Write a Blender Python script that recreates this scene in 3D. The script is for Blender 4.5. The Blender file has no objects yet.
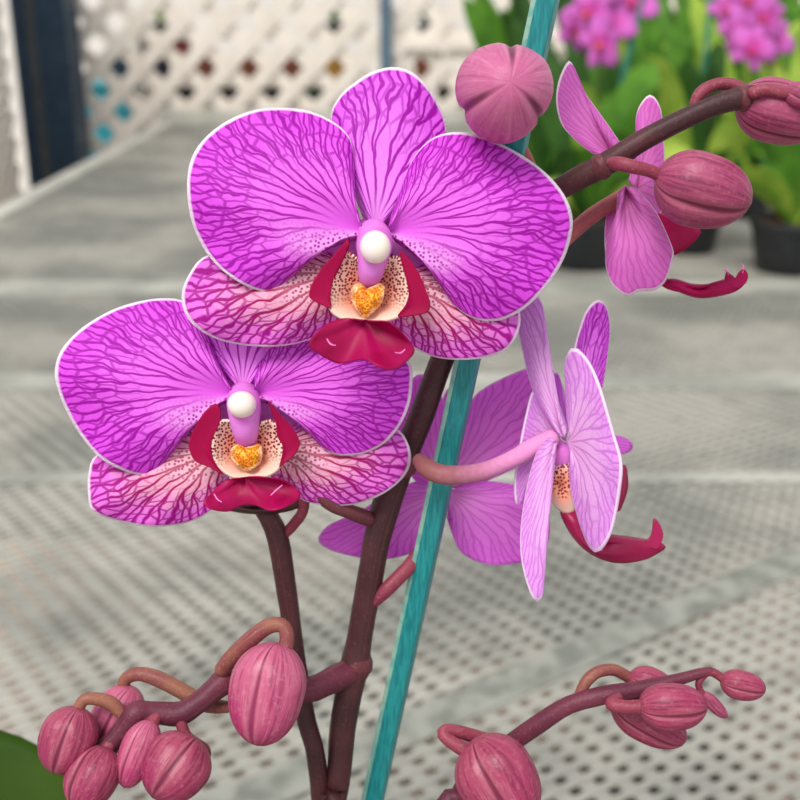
import bpy, bmesh, math, random
from mathutils import Vector, Matrix, noise as mnoise
random.seed(7)
sc = bpy.context.scene
COL = sc.collection
PI = math.pi

# ------------------------------------------------------------------ camera
F = 1100.0                       # focal length in pixels of an 800 x 800 frame
PITCH = math.radians(20)
CAM = Vector((0, 0, 1.25))
FWD = Vector((0, math.cos(PITCH), -math.sin(PITCH)))
UPV = Vector((0, math.sin(PITCH), math.cos(PITCH)))
RGT = Vector((1, 0, 0))
BENCH = 0.75                     # height of the bench top

def at(px, py, d):
    """world point seen at px,py at depth d (metres along the view axis)"""
    return CAM + FWD*d + RGT*((px-400)/F*d) + UPV*((400-py)/F*d)
def ray(px, py): return FWD + RGT*((px-400)/F) + UPV*((400-py)/F)
def at_y(px, py, Y):
    r = ray(px, py); return CAM + r*(Y/r.y)
def at_z(px, py, Z):
    r = ray(px, py); return CAM + r*((Z-CAM.z)/r.z)
def proj(p):
    q = p-CAM; d = q.dot(FWD)
    return 400+q.dot(RGT)/d*F, 400-q.dot(UPV)/d*F, d

cd = bpy.data.cameras.new('camera'); cam = bpy.data.objects.new('camera', cd); COL.objects.link(cam)
cam.location = CAM; cam.rotation_euler = (math.radians(90)-PITCH, 0, 0)
cd.sensor_width = 36; cd.lens = F/800*36; cd.clip_start = 0.01; cd.clip_end = 100
cd.dof.use_dof = True; cd.dof.focus_distance = 0.250; cd.dof.aperture_fstop = 17.0
sc.camera = cam

# ------------------------------------------------------------------ helpers
def srgb(r, g, b):
    f = lambda c: (c/255)/12.92 if c/255 <= .04045 else ((c/255+.055)/1.055)**2.4
    return (f(r), f(g), f(b), 1)

def tag(o, label=None, cat=None, group=None, kind=None):
    for k, v in (('label', label), ('category', cat), ('group', group), ('kind', kind)):
        if v: o[k] = v
    return o
def empty(name, loc, parent=None):
    o = bpy.data.objects.new(name, None); COL.objects.link(o)
    o.empty_display_size = .02
    if parent: o.parent = parent; o.matrix_parent_inverse = Matrix.Translation(-W(parent))
    o.location = loc
    return o
def W(o):
    """world location of an unrotated empty / mesh in the tree"""
    v = Vector(o.location)
    return v if not o.parent else v
def link_mesh(name, verts, faces, mat, parent=None, smooth=True, uvs=None, uv2=None, origin=None, wrap=None):
    me = bpy.data.meshes.new(name)
    org = Vector(origin) if origin is not None else (Vector(parent.location) if parent else Vector((0, 0, 0)))
    me.from_pydata([tuple(Vector(v)-org) for v in verts], [], faces)
    if uvs is not None:
        l = me.uv_layers.new(name='uv')
        for lp in me.loops: l.data[lp.index].uv = uvs[lp.vertex_index]
        for p in me.polygons:                      # keep the pattern whole where it meets itself
            us = [l.data[i].uv.x for i in p.loop_indices]
            tip = [i for i in p.loop_indices if wrap and me.loops[i].vertex_index in wrap]
            if wrap is None: break
            if max(us)-min(us) > .5:
                for i in p.loop_indices:
                    if l.data[i].uv.x < .5: l.data[i].uv.x += 1
            rest = [l.data[i].uv.x for i in p.loop_indices if i not in tip]
            for i in tip: l.data[i].uv.x = sum(rest)/len(rest)
    if uv2 is not None:
        l = me.uv_layers.new(name='flat')
        for lp in me.loops: l.data[lp.index].uv = uv2[lp.vertex_index]
    if smooth: me.polygons.foreach_set('use_smooth', [True]*len(me.polygons))
    if mat: me.materials.append(mat)
    me.update()
    o = bpy.data.objects.new(name, me); COL.objects.link(o)
    o.location = org
    if parent:
        o.parent = parent
        o.matrix_parent_inverse = Matrix.Translation(-Vector(parent.location))
    return o

def catmull(pts, n, closed=False):
    """resample a polyline of equal-length tuples as a smooth curve, n points evenly by arc length"""
    P = [Vector(p[:3]) if len(p) == 3 else Vector((p[0], p[1], 0)) for p in pts] if len(pts[0]) <= 3 else None
    dim = len(pts[0]); m = len(pts)
    g = lambda i: pts[i % m] if closed else pts[max(0, min(m-1, i))]
    fine = []
    segs = m if closed else m-1
    for i in range(segs):
        a, b, c, e = g(i-1), g(i), g(i+1), g(i+2)
        for k in range(12):
            t = k/12
            fine.append(tuple(.5*((2*b[j])+(-a[j]+c[j])*t+(2*a[j]-5*b[j]+4*c[j]-e[j])*t*t+(-a[j]+3*b[j]-3*c[j]+e[j])*t**3) for j in range(dim)))
    fine.append(g(0) if closed else pts[-1])
    s = [0]
    for i in range(1, len(fine)):
        s.append(s[-1]+math.sqrt(sum((fine[i][j]-fine[i-1][j])**2 for j in range(min(2, dim)))) + 1e-9)
    out = []; j = 0
    for i in range(n):
        t = s[-1]*i/(n-1)
        while j < len(s)-2 and s[j+1] < t: j += 1
        w = (t-s[j])/(s[j+1]-s[j])
        out.append(tuple(fine[j][q]*(1-w)+fine[j+1][q]*w for q in range(dim)))
    return out

def sheet(name, parent, mat, base, outline, d, nu=56, nv=22, bulge=0, tip=0, side=0, ripple=0, rf=5, gx=0, gy=0,
          curl=.35, thick=.0003, closed=False, base_off=0, phase=0):
    """a petal: a thin curved solid spanned from its base out to its outline, with u round the edge and v outwards"""
    O = catmull(outline, nu, closed)
    B = base
    mid = O[nu//2]; A = (mid[0]-B[0], mid[1]-B[1]); La = math.hypot(*A) or 1
    verts, uvs, uv2 = [], [], []
    for i in range(nu):
        u = i/(nu-1); o = O[i]; r = (o[0]-B[0], o[1]-B[1]); L = math.hypot(*r)
        c = (B[0]+.5*((1-curl)*r[0]+curl*A[0]/La*L), B[1]+.5*((1-curl)*r[1]+curl*A[1]/La*L))
        for j in range(nv):
            v = j/(nv-1)
            x = (1-v)**2*B[0]+2*v*(1-v)*c[0]+v*v*o[0]; y = (1-v)**2*B[1]+2*v*(1-v)*c[1]+v*v*o[1]
            dd = d + base_off*(1-v) - bulge*math.sin(PI*min(1, v*1.0))**1.0 + tip*v*v + side*(2*u-1)**2*v
            dd += gx*(x-B[0]) + gy*(y-B[1])
            dd += ripple*v**3*math.sin(u*rf*2*PI+phase) + ripple*.5*v**2*mnoise.noise(Vector((x*.02, y*.02, phase)))
            verts.append(at(x, y, dd)); uvs.append((u, v)); uv2.append((x*.01, y*.01))
    faces = []
    for i in range(nu-1 if not closed else nu-1):
        for j in range(nv-1):
            a = i*nv+j
            faces.append((a, a+1, a+nv+1, a+nv))
    o = link_mesh(name, verts, faces, mat, parent, True, uvs, uv2)
    bm = bmesh.new(); bm.from_mesh(o.data); bmesh.ops.remove_doubles(bm, verts=bm.verts, dist=1e-6)
    bm.to_mesh(o.data); bm.free()
    s = o.modifiers.new('thickness', 'SOLIDIFY'); s.thickness = thick; s.offset = 0
    return o

def sweep(name, parent, mat, pts, n=60, ns=14, sides=None, facet=False, wob=0):
    """tube through world points: pts = [(x,y,z,r)]"""
    C = catmull_w(pts, n)
    ns = sides or ns
    verts, uvs, faces = [], [], []
    ref = None
    for i, c in enumerate(C):
        p = Vector(c[:3]); q = Vector(C[min(i+1, n-1)][:3])-Vector(C[max(i-1, 0)][:3]); t = q.normalized()
        if ref is None:
            ref = t.orthogonal().normalized() if not facet else (RGT - t*RGT.dot(t)).normalized()
        ref = (ref-t*ref.dot(t)).normalized(); bn = t.cross(ref)
        for k in range(ns):
            a = 2*PI*k/ns
            r = c[3]
            if wob: r *= 1+wob*mnoise.noise(Vector((p.x*150, p.y*150, p.z*150+k)))
            verts.append(p+ref*(math.cos(a)*r)+bn*(math.sin(a)*r)); uvs.append((k/ns, i/(n-1)))
    for i in range(n-1):
        for k in range(ns):
            a = i*ns+k; b = i*ns+(k+1) % ns
            faces.append((a, b, b+ns, a+ns))
    # rounded ends
    for end, sgn in ((0, -1), (n-1, 1)):
        p = Vector(C[end][:3]); q = (Vector(C[1][:3])-Vector(C[0][:3])) if end == 0 else (Vector(C[-1][:3])-Vector(C[-2][:3]))
        t = q.normalized()*sgn; r = C[end][3]
        ring = [end*ns+k for k in range(ns)]
        if not facet:
            for lv in (.5, .85):
                new = []
                for k in range(ns):
                    vv = Vector(verts[end*ns+k])-p
                    new.append(len(verts)); verts.append(p+vv*math.sqrt(1-lv*lv)+t*(r*lv*.7)); uvs.append((k/ns, 0 if end == 0 else 1))
                for k in range(ns):
                    f = (ring[k], ring[(k+1) % ns], new[(k+1) % ns], new[k])
                    faces.append(f if sgn > 0 else f[::-1])
                ring = new
        ci = len(verts); verts.append(p+t*(r*.72 if not facet else 0)); uvs.append((0, 0 if end == 0 else 1))
        for k in range(ns):
            f = (ring[k], ring[(k+1) % ns], ci); faces.append(f if sgn > 0 else f[::-1])
    return link_mesh(name, verts, faces, mat, parent, not facet, uvs, wrap={len(verts)-1})
def catmull_w(pts, n):
    m = len(pts); fine = []
    g = lambda i: pts[max(0, min(m-1, i))]
    for i in range(m-1):
        a, b, c, e = g(i-1), g(i), g(i+1), g(i+2)
        for k in range(12):
            t = k/12
            fine.append(tuple(.5*((2*b[j])+(-a[j]+c[j])*t+(2*a[j]-5*b[j]+4*c[j]-e[j])*t*t+(-a[j]+3*b[j]-3*c[j]+e[j])*t**3) for j in range(4)))
    fine.append(tuple(pts[-1]))
    s = [0]
    for i in range(1, len(fine)): s.append(s[-1]+(Vector(fine[i][:3])-Vector(fine[i-1][:3])).length+1e-9)
    out = []; j = 0
    for i in range(n):
        t = s[-1]*i/(n-1)
        while j < len(s)-2 and s[j+1] < t: j += 1
        w = (t-s[j])/(s[j+1]-s[j])
        out.append(tuple(fine[j][q]*(1-w)+fine[j+1][q]*w for q in range(4)))
    return out
def ptube(name, parent, mat, pts, **k):
    """tube whose points are px, py, depth, radius in pixels at that depth"""
    return sweep(name, parent, mat, [(*at(x, y, d), r*d/F) for x, y, d, r in pts], **k)

def lathe_between(name, parent, mat, p0, p1, rad, prof, seams=0, roll=0, groove=.12, lobes=.05, squash=1.0, n=36, ns=48, tipbend=None):
    """a solid of revolution from p0 to p1 with optional seams running along it"""
    ax = p1-p0; L = ax.length; t = ax.normalized()
    view = (CAM-(p0+p1)/2).normalized()
    e1 = (view-t*view.dot(t))
    e1 = e1.normalized() if e1.length > 1e-4 else t.orthogonal().normalized()
    e2 = t.cross(e1)
    verts, uvs, faces = [p0], [(0, 0)], []
    for i in range(1, n):
        v = i/n
        for k in range(ns):
            a = 2*PI*k/ns; r = rad*prof(v)
            if seams:
                b = (a-roll)*seams/(2*PI); f = abs((b+.5) % 1-.5)          # distance to a seam, in lobes
                r *= 1-groove*math.exp(-(f/.05)**2)*min(1, v*3)*1.0+lobes*math.cos(2*PI*b+PI)*math.sin(PI*v)
            r *= 1+.025*(1-v*v)*mnoise.noise(Vector((math.cos(a)*2, math.sin(a)*2, v*3+roll)))
            verts.append(p0+t*(L*v)+e1*(math.cos(a)*r)+e2*(math.sin(a)*r*squash))
            uvs.append((((a-roll)/(2*PI)) % 1, v))
    verts.append(p1); uvs.append((0, 1))
    for k in range(ns): faces.append((0, 1+(k+1) % ns, 1+k))
    for i in range(n-2):
        for k in range(ns):
            a = 1+i*ns+k; b = 1+i*ns+(k+1) % ns
            faces.append((a, b, b+ns, a+ns))
    e = len(verts)-1; q = 1+(n-2)*ns
    for k in range(ns): faces.append((q+k, q+(k+1) % ns, e))
    return link_mesh(name, verts, faces, mat, parent, True, uvs, wrap={0, e})

def boxv(verts, faces, c, ex, ey, ez):
    """append a box with centre c and half-axes ex, ey, ez"""
    b = len(verts)
    for sx in (-1, 1):
        for sy in (-1, 1):
            for sz in (-1, 1): verts.append(c+ex*sx+ey*sy+ez*sz)
    for f in ((0, 1, 3, 2), (4, 6, 7, 5), (0, 4, 5, 1), (2, 3, 7, 6), (0, 2, 6, 4), (1, 5, 7, 3)): faces.append(tuple(b+i for i in f))
def box(name, parent, mat, lo, hi, bevel=0, origin=None):
    lo, hi = Vector(lo), Vector(hi); v, f = [], []
    h = (hi-lo)/2
    boxv(v, f, (lo+hi)/2, Vector((h.x, 0, 0)), Vector((0, h.y, 0)), Vector((0, 0, h.z)))
    o = link_mesh(name, v, f, mat, parent, False, origin=origin if parent is None else None)
    if bevel:
        m = o.modifiers.new('bevel', 'BEVEL'); m.width = bevel; m.segments = 2
    return o

# ------------------------------------------------------------------ materials
class NT:
    def __init__(s, name):
        s.m = bpy.data.materials.new(name); s.m.use_nodes = True
        s.t = s.m.node_tree; s.t.nodes.clear()
        s.out = s.t.nodes.new('ShaderNodeOutputMaterial')
    def n(s, typ, **kw):
        x = s.t.nodes.new(typ)
        for k, v in kw.items(): setattr(x, k, v)
        return x
    def lk(s, a, b): s.t.links.new(a, b)
    def put(s, sock, v):
        if hasattr(v, 'is_output'): s.lk(v, sock)
        else: sock.default_value = v
    def math(s, op, a, b=0.0, c=None, clamp=False):
        x = s.n('ShaderNodeMath', operation=op, use_clamp=clamp)
        s.put(x.inputs[0], a); s.put(x.inputs[1], b)
        if c is not None: s.put(x.inputs[2], c)
        return x.outputs[0]
    def smooth(s, v, a, b, lo=0.0, hi=1.0):
        x = s.n('ShaderNodeMapRange', interpolation_type='SMOOTHSTEP')
        s.put(x.inputs['Value'], v)
        if a < b: vals = (a, b, lo, hi)
        else: vals = (b, a, hi, lo)
        for k, q in zip(('From Min', 'From Max', 'To Min', 'To Max'), vals): x.inputs[k].default_value = q
        return x.outputs['Result']
    def mix(s, fac, a, b):
        x = s.n('ShaderNodeMix', data_type='RGBA')
        s.put(x.inputs[0], fac); s.put(x.inputs[6], a); s.put(x.inputs[7], b)
        return x.outputs[2]
    def comb(s, x, y, z=0.0):
        c = s.n('ShaderNodeCombineXYZ'); s.put(c.inputs[0], x); s.put(c.inputs[1], y); s.put(c.inputs[2], z)
        return c.outputs[0]
    def uv(s, name):
        u = s.n('ShaderNodeUVMap', uv_map=name)
        return u.outputs[0]
    def sep(s, v):
        x = s.n('ShaderNodeSeparateXYZ'); s.lk(v, x.inputs[0]); return x.outputs[0], x.outputs[1]
    def noise(s, vec, scale, detail=2.0, rough=.5, dim='3D'):
        x = s.n('ShaderNodeTexNoise', noise_dimensions=dim)
        if vec is not None: s.lk(vec, x.inputs['Vector'])
        x.inputs['Scale'].default_value = scale; x.inputs['Detail'].default_value = detail; x.inputs['Roughness'].default_value = rough
        return x.outputs[0]
    def voro(s, vec, scale, feature='F1', rnd=1.0):
        x = s.n('ShaderNodeTexVoronoi', voronoi_dimensions='2D', feature=feature)
        s.lk(vec, x.inputs['Vector']); x.inputs['Scale'].default_value = scale; x.inputs['Randomness'].default_value = rnd
        return x.outputs['Distance']
    def coord(s, k='Object'):
        return s.n('ShaderNodeTexCoord').outputs[k]
    def principled(s, col, rough=.5, spec=.3, bump=None, bstr=.3, bdist=.0003, trans=0, sss=0, metal=0):
        p = s.n('ShaderNodeBsdfPrincipled')
        s.put(p.inputs['Base Color'], col); s.put(p.inputs['Roughness'], rough)
        p.inputs['Specular IOR Level'].default_value = spec; p.inputs['Metallic'].default_value = metal
        nrm = None
        if bump is not None:
            b = s.n('ShaderNodeBump'); b.inputs['Strength'].default_value = bstr; b.inputs['Distance'].default_value = bdist
            s.lk(bump, b.inputs['Height']); s.lk(b.outputs[0], p.inputs['Normal']); nrm = b.outputs[0]
        o = p.outputs[0]
        if trans:
            tr = s.n('ShaderNodeBsdfTranslucent'); s.put(tr.inputs[0], col)
            mx = s.n('ShaderNodeMixShader'); mx.inputs[0].default_value = trans
            s.lk(o, mx.inputs[1]); s.lk(tr.outputs[0], mx.inputs[2]); o = mx.outputs[0]
        s.lk(o, s.out.inputs[0]); return s.m

def petal_mat(name, inner, mid, outer, vein, vein_in, rim, K1=12, arc=560, forks=((.2, .22, .25), (.5, .2, .22)), cross=.6, K3=38, L3=9, dots=1.0, strength=1.0, fade=(.12, .36),
              dot_u=(.55, .8), dot_both=False, w=1.0, rimv=.983, trans=.22, dot_scale=22, dot_v=(.42, .62), dot_keep=.9, vein_v=(.2, .7)):
    N = NT(name)
    uv = N.uv('uv'); fl = N.uv('flat'); u, v = N.sep(uv)
    wob = N.math('SUBTRACT', N.noise(fl, 2.2, 2), .5)
    wob2 = N.math('SUBTRACT', N.noise(fl, 5.5, 2), .5)
    uw = N.math('ADD', u, N.math('MULTIPLY', wob2, .006))
    vw = N.math('ADD', v, N.math('MULTIPLY', wob, .10))
    # veins that leave the base side by side and fork on the way to the edge
    s0 = N.math('ADD', N.math('MULTIPLY', uw, K1), N.math('ADD', N.math('MULTIPLY', wob, .9), N.math('MULTIPLY', wob2, .16)))
    reach = N.math('MULTIPLY', N.math('ADD', v, .06), arc/K1)                    # pixels between neighbouring veins
    f0 = N.math('ABSOLUTE', N.math('SUBTRACT', s0, N.math('ROUND', s0)))
    best = N.math('MULTIPLY', f0, reach)
    for lev, (start, spread, run) in enumerate(forks):
        sl = N.math('MULTIPLY', s0, 2.0**lev); c = N.math('ROUND', sl); f = N.math('SUBTRACT', sl, c)
        for k in (0, 1):
            wn = N.n('ShaderNodeTexWhiteNoise', noise_dimensions='1D'); N.put(wn.inputs['W'], N.math('ADD', N.math('SUBTRACT', c, float(k)), 31.7*(lev+1)))
            t = N.math('DIVIDE', N.math('SUBTRACT', N.math('SUBTRACT', v, start), N.math('MULTIPLY', wn.outputs['Value'], spread)), run, clamp=True)
            g = N.math('MULTIPLY', N.math('SMOOTH_MIN', t, 1.0, .3), .5)
            d = N.math('ABSOLUTE', N.math('SUBTRACT', N.math('ADD', f, float(k)), g))
            d = N.math('ADD', d, N.math('LESS_THAN', t, .001))
            best = N.math('MINIMUM', best, N.math('MULTIPLY', N.math('MULTIPLY', d, reach), .5**lev*1.12))
    l1 = N.smooth(best, 2.5*w, .9*w)
    d3 = N.voro(N.comb(N.math('MULTIPLY', uw, K3), N.math('MULTIPLY', vw, L3)), 1.0, 'DISTANCE_TO_EDGE')
    l3 = N.math('MULTIPLY', N.smooth(d3, .13, .04), N.smooth(v, .4, .75, 0, cross))
    line = N.math('MAXIMUM', l1, l3)
    # where the dots stand instead of veins
    du = N.smooth(u, *dot_u)
    if dot_both: du = N.smooth(N.math('ABSOLUTE', N.math('SUBTRACT', u, .5)), 2.0, 1.0)
    dm = N.math('MULTIPLY', du, N.smooth(N.math('ADD', v, N.math('MULTIPLY', wob, .25)), dot_v[1], dot_v[0]))
    dm = N.math('MULTIPLY', dm, dots)
    dd = N.smooth(N.voro(fl, dot_scale, 'F1', .75), .36, .22)
    dd = N.math('MULTIPLY', dd, N.smooth(v, .08, .2))
    line = N.math('MULTIPLY', line, N.smooth(v, *fade))
    fac = N.math('MAXIMUM', N.math('MULTIPLY', line, N.math('SUBTRACT', 1.0, N.math('MULTIPLY', dm, dot_keep))), N.math('MULTIPLY', dd, dm), clamp=True)
    fac = N.math('MULTIPLY', fac, strength)
    blot = N.noise(fl, 9, 3)
    base = N.mix(N.smooth(v, .1, .5), inner, N.mix(N.smooth(N.math('ADD', v, N.math('MULTIPLY', N.math('SUBTRACT', blot, .5), .5)), .5, .95), mid, outer))
    base = N.mix(N.math('MULTIPLY', dm, .45), base, (.95, .62, .85, 1))
    vc = N.mix(N.smooth(v, *vein_v), vein_in, vein)
    col = N.mix(fac, base, vc)
    edge = N.smooth(N.math('ADD', v, N.math('MULTIPLY', wob2, .012)), rimv-.007, rimv+.007)
    col = N.mix(edge, col, rim)
    h = N.math('SUBTRACT', N.noise(fl, 40, 2), N.math('MULTIPLY', fac, .7))
    return N.principled(col, .55, .25, h, .35, .0003, trans)

WHITE_RIM = srgb(255, 234, 252)
M = {}
M['petal'] = petal_mat('petal', srgb(228, 98, 228), srgb(234, 108, 234), srgb(226, 76, 230), srgb(164, 0, 164), srgb(170, 6, 164), WHITE_RIM, K1=14, arc=580, cross=.75)
M['dorsal'] = petal_mat('dorsal_sepal', srgb(240, 150, 240), srgb(242, 128, 246), srgb(232, 96, 240), srgb(166, 0, 168), srgb(176, 20, 176), WHITE_RIM,
                        K1=9, arc=330, K3=20, L3=7, dots=0, fade=(.05, .3), forks=((.3, .3, .3), (.6, .2, .2)))
M['sepal'] = petal_mat('lateral_sepal', srgb(250, 196, 190), srgb(248, 178, 208), srgb(236, 116, 226), srgb(168, 0, 146), srgb(170, 4, 70), WHITE_RIM,
                       K1=8, arc=340, K3=22, L3=10, dots=.85, cross=.85, dot_u=(-.5, -.2), dot_v=(.36, .56), w=1.1, fade=(.06, .2), dot_scale=22, dot_keep=.3, vein_v=(.4, 1.0))
M['back'] = petal_mat('petal_back', srgb(232, 168, 236), srgb(232, 150, 240), srgb(226, 128, 236), srgb(186, 60, 196), srgb(190, 60, 190), srgb(252, 226, 252),
                      K1=8, arc=300, K3=24, L3=7, dots=0, strength=.6, w=.8, cross=.4, fade=(.02, .15), trans=.42, rimv=.975)
M['back_pale'] = petal_mat('petal_back_pale', srgb(240, 180, 232), srgb(242, 186, 240), srgb(236, 164, 240), srgb(190, 70, 200), srgb(192, 80, 196), srgb(252, 230, 252),
                      K1=9, arc=330, K3=24, L3=8, dots=0, strength=.5, w=.8, cross=.5, fade=(.02, .15), trans=.3, rimv=.975)
M['back_pink'] = petal_mat('petal_back_deep', srgb(250, 176, 242), srgb(244, 150, 240), srgb(240, 132, 238), srgb(176, 30, 180), srgb(190, 60, 180), srgb(236, 170, 236),
                      K1=8, arc=300, K3=24, L3=8, dots=0, strength=.4, w=.8, cross=.3, fade=(.02, .15), trans=.5, rimv=.985)  # clear pink petal backs, more translucent than the others
M['turned'] = petal_mat('petal_turned', srgb(226, 130, 200), srgb(226, 124, 206), srgb(222, 112, 204), srgb(180, 40, 150), srgb(180, 50, 140), srgb(252, 226, 244),
                      K1=8, arc=260, K3=24, L3=8, dots=0, strength=.4, w=.8, cross=.3, fade=(.02, .15), trans=.3, rimv=.975)

def simple(name, col, rough=.5, spec=.3, col2=None, scale=60, trans=0, metal=0, bstr=.2, bdist=.0005):
    N = NT(name); c = N.coord()
    nz = N.noise(c, scale, 4)
    k = N.mix(N.smooth(nz, .35, .65), col, col2) if col2 else col
    return N.principled(k, rough, spec, nz, bstr, bdist, trans, metal=metal)
M['crimson'] = simple('lip_crimson', srgb(156, 0, 68), .45, .2, srgb(170, 4, 82), 180, .12)
M['lip_dark'] = simple('lip_crimson_deep', srgb(150, 6, 66), .38, .4, srgb(166, 8, 80), 180, .12)
M['lobe'] = simple('side_lobe_crimson', srgb(162, 0, 66), .55, .12, srgb(150, 0, 62), 120, .15)
M['column'] = simple('column_violet', srgb(232, 134, 226), .45, .25, srgb(222, 114, 210), 200, .15)
M['cap'] = simple('anther_white', srgb(246, 226, 232), .32, .5, srgb(246, 234, 218), 150, .1)
M['tendril'] = simple('tendril', srgb(232, 120, 190), .3, .5)
def throat_mat():
    N = NT('throat_spotted'); uv = N.uv('uv'); fl = N.uv('flat'); u, v = N.sep(uv); x, y = N.sep(fl)
    d = N.smooth(N.voro(fl, 30, 'F1', .8), .42, .27)
    top = N.smooth(N.math('ABSOLUTE', N.math('SUBTRACT', u, .5)), .12, .26)           # the lower middle stays free of dots
    d = N.math('MULTIPLY', d, N.math('MAXIMUM', N.smooth(v, .62, .4), top))
    base = N.mix(N.smooth(v, .45, .95), srgb(240, 160, 130), srgb(250, 214, 196))
    col = N.mix(d, base, srgb(140, 14, 50))
    return N.principled(col, .45, .3, N.noise(fl, 40, 2), .2, .0003, .15)
M['throat'] = throat_mat()
def callus_mat():
    N = NT('callus_orange'); fl = N.uv('flat')
    d = N.smooth(N.voro(fl, 42, 'F1', .9), .5, .25)
    nz = N.noise(fl, 14, 3)
    u, v = N.sep(N.uv('uv'))
    col = N.mix(N.math('MULTIPLY', d, .75), N.mix(N.smooth(nz, .4, .6), srgb(255, 184, 30), srgb(246, 140, 20)), srgb(206, 84, 16))
    col = N.mix(N.smooth(N.math('ADD', v, N.math('MULTIPLY', N.math('SUBTRACT', N.noise(fl, 26, 2), .5), .9)), .72, .95, 0, .8), col, srgb(248, 200, 160))
    return N.principled(col, .4, .4, d, .6, .0004, .05)
M['callus'] = callus_mat()

def bud_mat(name, c0, c1, vein, seam, tipc, dark=None):
    N = NT(name); u, v = N.sep(N.uv('uv'))
    f = N.math('FRACT', N.math('MULTIPLY', u, 3.0))
    dist = N.math('ABSOLUTE', N.math('SUBTRACT', N.math('FRACT', N.math('ADD', f, .5)), .5))
    dist = N.math('MULTIPLY', dist, N.math('MAXIMUM', N.math('SUBTRACT', 1.2, v), .5))        # 0 on a seam
    st = N.noise(N.comb(N.math('MULTIPLY', u, 40), N.math('MULTIPLY', v, 1.3)), 1.0, 3, .6)
    stripe = N.smooth(st, .5, .62); pale = N.smooth(st, .46, .34)
    c = N.coord()
    sp = N.noise(c, 900, 2); big = N.noise(c, 110, 2)
    base = N.mix(N.smooth(N.math('ADD', v, N.math('SUBTRACT', big, .5)), .1, .95), c0, c1)
    base = N.mix(N.math('MULTIPLY', stripe, .6), base, vein)
    base = N.mix(N.math('MULTIPLY', pale, .45), base, seam)
    base = N.mix(N.smooth(sp, .5, .75, 0, .3), base, seam)
    base = N.mix(N.smooth(dist, .10, .04, 0, .3), base, seam)
    base = N.mix(N.smooth(dist, .042, .01, 0, .9), base, dark or vein)
    base = N.mix(N.smooth(v, .86, .98, 0, .6), base, tipc)
    return N.principled(base, .42, .4, N.math('ADD', st, N.math('MULTIPLY', sp, .4)), .4, .0006, .08)
M['bud'] = bud_mat('bud_rose', srgb(163, 66, 95), srgb(152, 40, 86), srgb(107, 16, 55), srgb(191, 119, 127), srgb(126, 29, 68))
M['bud_mauve'] = bud_mat('bud_mauve', srgb(180, 80, 124), srgb(196, 102, 146), srgb(164, 66, 112), srgb(214, 140, 168), srgb(196, 96, 142), srgb(104, 24, 62))
M['bud_pale'] = bud_mat('bud_pink', srgb(191, 93, 126), srgb(171, 52, 102), srgb(133, 29, 75), srgb(208, 135, 151), srgb(145, 40, 84))
M['bud_dusk'] = bud_mat('bud_dusky', srgb(166, 72, 108), srgb(152, 52, 94), srgb(106, 22, 60), srgb(192, 114, 128), srgb(136, 40, 76))

def stem_mat(name, a, b, c):
    N = NT(name); k = N.coord()
    u, v = N.sep(N.uv('uv'))
    n1 = N.noise(k, 90, 3); n2 = N.noise(k, 1400, 2)
    st = N.noise(N.comb(N.math('MULTIPLY', u, 24), N.math('MULTIPLY', v, 2.5)), 1, 2)
    col = N.mix(N.smooth(n1, .35, .65), a, b)
    col = N.mix(N.smooth(n2, .55, .75, 0, .45), col, c)
    col = N.mix(N.smooth(st, .55, .7, 0, .3), col, c)
    return N.principled(col, .5, .3, n2, .3, .0003)
M['stem'] = stem_mat('stem_maroon', srgb(60, 31, 35), srgb(76, 38, 42), srgb(106, 64, 64))
M['stem_rose'] = stem_mat('stem_rose', srgb(104, 52, 60), srgb(92, 42, 50), srgb(140, 88, 90))
M['stem_purple'] = stem_mat('stem_purple', srgb(88, 34, 54), srgb(106, 44, 62), srgb(138, 80, 88))
M['pedicel'] = stem_mat('pedicel_salmon', srgb(172, 92, 92), srgb(158, 74, 86), srgb(192, 126, 112))
M['pedicel_rose'] = stem_mat('pedicel_rose', srgb(140, 58, 76), srgb(124, 44, 66), srgb(176, 104, 106))
M['pedicel_tan'] = stem_mat('pedicel_tan', srgb(140, 88, 70), srgb(126, 62, 66), srgb(172, 124, 98))
def grad_stem(name, a, b):
    N = NT(name); u, v = N.sep(N.uv('uv')); n2 = N.noise(N.coord(), 700, 3)
    col = N.mix(N.smooth(N.math('ADD', v, N.math('MULTIPLY', N.math('SUBTRACT', n2, .5), .3)), .1, .85), a, b)
    return N.principled(col, .5, .3, n2, .3, .0003)
M['pedicel_pink'] = grad_stem('pedicel_pink', srgb(146, 86, 86), srgb(224, 142, 196))

# ------------------------------------------------------------------ the orchid
POT = Vector((-.012, .262, BENCH))
orchid = empty('potted_orchid', POT)
tag(orchid, 'orchid plant in sharp focus with veined magenta flowers, maroon stems and pink buds', 'orchid')

def zc(ox, oy, s):           # crop coordinates -> frame pixels
    return lambda pts: [(ox+p[0]/s, oy+p[1]/s) for p in pts]
z1 = zc(170, 50, 1.905); z2 = zc(40, 280, 2.0); z3 = zc(300, 280, 2.105); z4 = zc(440, 20, 2.222)
zl = zc(270, 200, 4.0); zm = zc(180, 370, 5.336); zs = zc(500, 280, 2.353)
def sub_empty(name, px, py, d, label=None):
    e = empty(name, at(px, py, d)); e.parent = orchid; e.matrix_parent_inverse = Matrix.Translation(-POT)
    if label: e['label'] = label
    return e

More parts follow.
